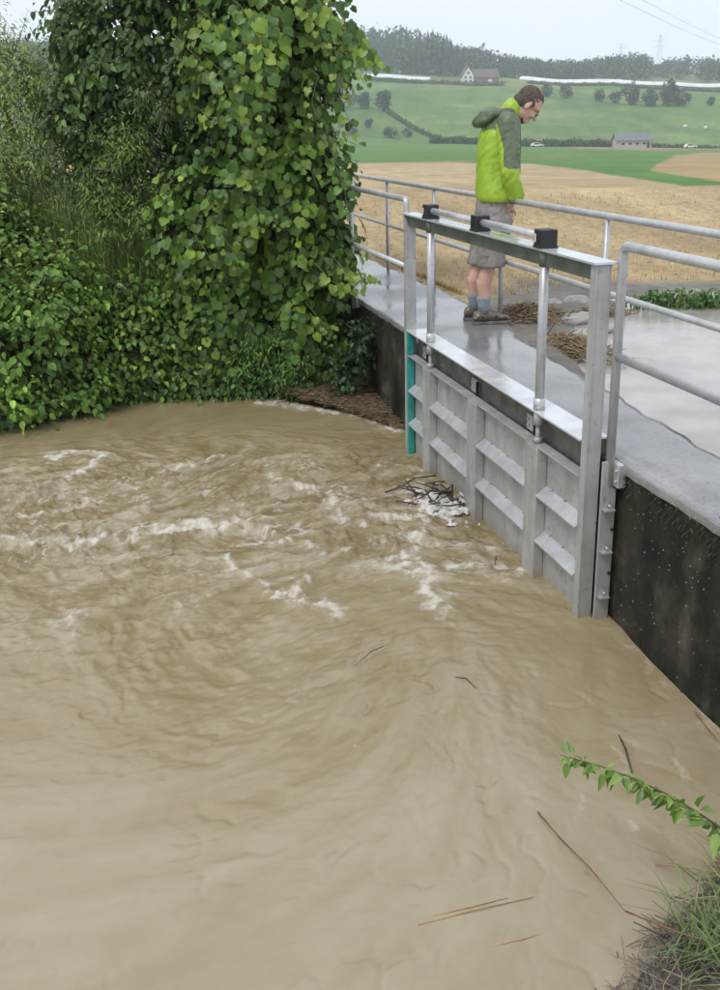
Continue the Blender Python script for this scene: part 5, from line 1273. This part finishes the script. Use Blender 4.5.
o = np_mesh('bank_litter', V, F, m_straw, color=C_); props(o, 'grey dead stalks and litter matted on the near bank', 'litter', None, 'stuff')
V, F, C_ = concat([blades(900, near_s(1.34, 2.0, .10, .6, -.02), rd, .22, .0036, (.09, .17, .035), (.25, .32, .08), 1.0), blades(90, near_s(1.4, 1.9, .1, .45, -.02), rd, .28, .003, (.30, .22, .08), (.42, .34, .14), .9), blades(40, near_s(.97, 1.06, -.02, .08, -.02), rd, .12, .003, (.10, .20, .04), (.18, .28, .07), .6)])
o = np_mesh('bank_grass', V, F, m_blade, color=C_); props(o, 'green and yellowed grass blades on the near bank corner', 'grass', None, 'stuff')
# stubble behind the walkway
def stub_s(r):
    D = 9.2 + 7 * r.random() ** 1.5; px = r.uniform(300, 900); s_ = (px - CXP) / 1075 * D
    s_ = round(s_ / .16) * .16 + r.normal(0, .02) if r.random() < .7 else s_
    x = D * HEAD[0] + s_ * RIGHTV[0]; y = D * HEAD[1] + s_ * RIGHTV[1]; x = max(x, 3.1)
    return (x, y, float(terrain_xy(np.array([x]), np.array([y]))[0]) - .01)
def keep_stub(f):
    def g(r):
        while True:
            q = f(r); yb = np.interp(q[0], [2.7, 2.95, 3.25, 3.5, 3.95, 4.4, 5.2, 6.4, 9], [5.3, 6.2, 7.4, 8.2, 8.7, 8.8, 8.9, 8.7, 7.6])
            if q[1] > yb: return q
    return g
V, F, C_ = concat([blades(5000, keep_stub(stub_s), rd, .06, .0045, (.34, .23, .10), (.55, .40, .19), .25), straws(7000, keep_stub(stub_s), rd, .16, .004, (.34, .23, .10), (.58, .43, .22), .1)])
o = np_mesh('stubble', V, F, m_straw, color=C_); props(o, 'short golden stubble straw standing in the harvested field', 'stubble', None, 'stuff')
# straw washed up beside the walkway
def heap(cx, cy, rx, ry, h_):
    def f(r):
        a_ = r.normal(0, .45, 2); return (max(cx + rx * a_[0], 2.99), cy + ry * a_[1], max(-.07, float(terrain_xy(np.array([cx]), np.array([cy]))[0])) + .01 + h_ * max(0, 1 - (a_ ** 2).sum()) * r.random())
    return f
for (px, py, rx, ry, n, lb) in [(530, 318, .28, .35, 700, 'heap of washed-up straw beside the shoes of the man'), (575, 348, .22, .45, 700, 'straw drift at the deck edge behind the right spindle'), (600, 312, .30, .16, 260, 'thin scatter of straw among the stones')]:
    c_ = onz(px, py, -.03); t = thing('straw_heap', tuple(c_), lb, 'straw', 'straw heaps beside the walkway')
    V, F, C_ = straws(n, heap(c_[0], c_[1], rx, ry, .09), rd, .15, .003, (.17, .12, .065), (.42, .31, .17), .3); np_mesh('straw', V, F, m_straw, t, color=C_)['kind'] = 'stuff'
    V, F, C_ = straws(max(20, n // 20), heap(c_[0], c_[1], rx, ry, .08), rd, .22, .004, (.03, .02, .015), (.09, .065, .045), .5); np_mesh('twigs', V, F, m_straw, t, color=C_)['kind'] = 'stuff'
# stones in the flooded track
m_stone = simple('grey_stone', (.22, .215, .20), (.40, .39, .37), 7, .5, bs=.6, bd=.02)
for (px, py, sx, sy, sz, lb) in [(578, 320, .20, .13, .05, 'largest grey stone slab beside the straw behind the gate'), (577, 303, .12, .10, .07, 'pale blocky stone behind the largest slab'), (548, 305, .16, .08, .04, 'flat grey stone near the shoes of the man'), (603, 330, .14, .08, .04, 'small wet stone right of the largest slab'), (692, 293, .16, .06, .03, 'low pale stone between the two weed tufts')]:
    c_ = onz(px, py, -.04); m = MB().ell(c_, (sx, sy, sz), Q(Zx, rd.uniform(-40, 40)), 22, 14)
    o = m.remesh('stone', m_stone, None, .02, 1, noise=lambda c: .035 * perlin(c[:, 0] * 6 + px, c[:, 1] * 6 + c[:, 2] * 5, 5) + .012 * perlin(c[:, 0] * 22, c[:, 1] * 22 + c[:, 2] * 20, 6)); props(o, lb, 'stone', 'stones behind the walkway')
# weed tufts beyond the flood
for (px, py, n, w_, lb) in [(664, 304, 130, .12, 'left of two green weed tufts beyond the flood water'), (706, 304, 190, .16, 'right green weed tuft beyond the flood water'), (640, 306, 40, .08, 'small weed sprout left of the green tufts'), (748, 302, 150, .16, 'weed tuft cut by the right picture edge')]:
    c_ = onz(px, py, -.03); t = thing('weed_tuft', tuple(c_), lb, 'weeds', 'weed tufts beyond the flood')
    V, F, C_ = blades(n, lambda r: (c_[0] + r.normal(0, w_), c_[1] + r.normal(0, w_ * .4), -.06), rd, .16, .006, (.06, .13, .03), (.15, .25, .06), .8); np_mesh('blades', V, F, m_blade, t, color=C_)['kind'] = 'stuff'
    pp = np.array([[c_[0] + rd.normal(0, w_), c_[1] + rd.normal(0, w_ * .4), -.05 + rd.uniform(0, .12)] for _ in range(n)])
    V, F, C_ = leaves_mesh([pp, rd.normal(size=(n, 3)), rd.normal(0, .5, (n, 3)) + [0, -.4, .8], rd.uniform(.03, .06, n), np.array([(.06, .13, .03)]) * rd.uniform(.7, 1.7, (n, 1))], OVATE); np_mesh('leaves', V, F, m_leaf, t, color=C_)['kind'] = 'stuff'
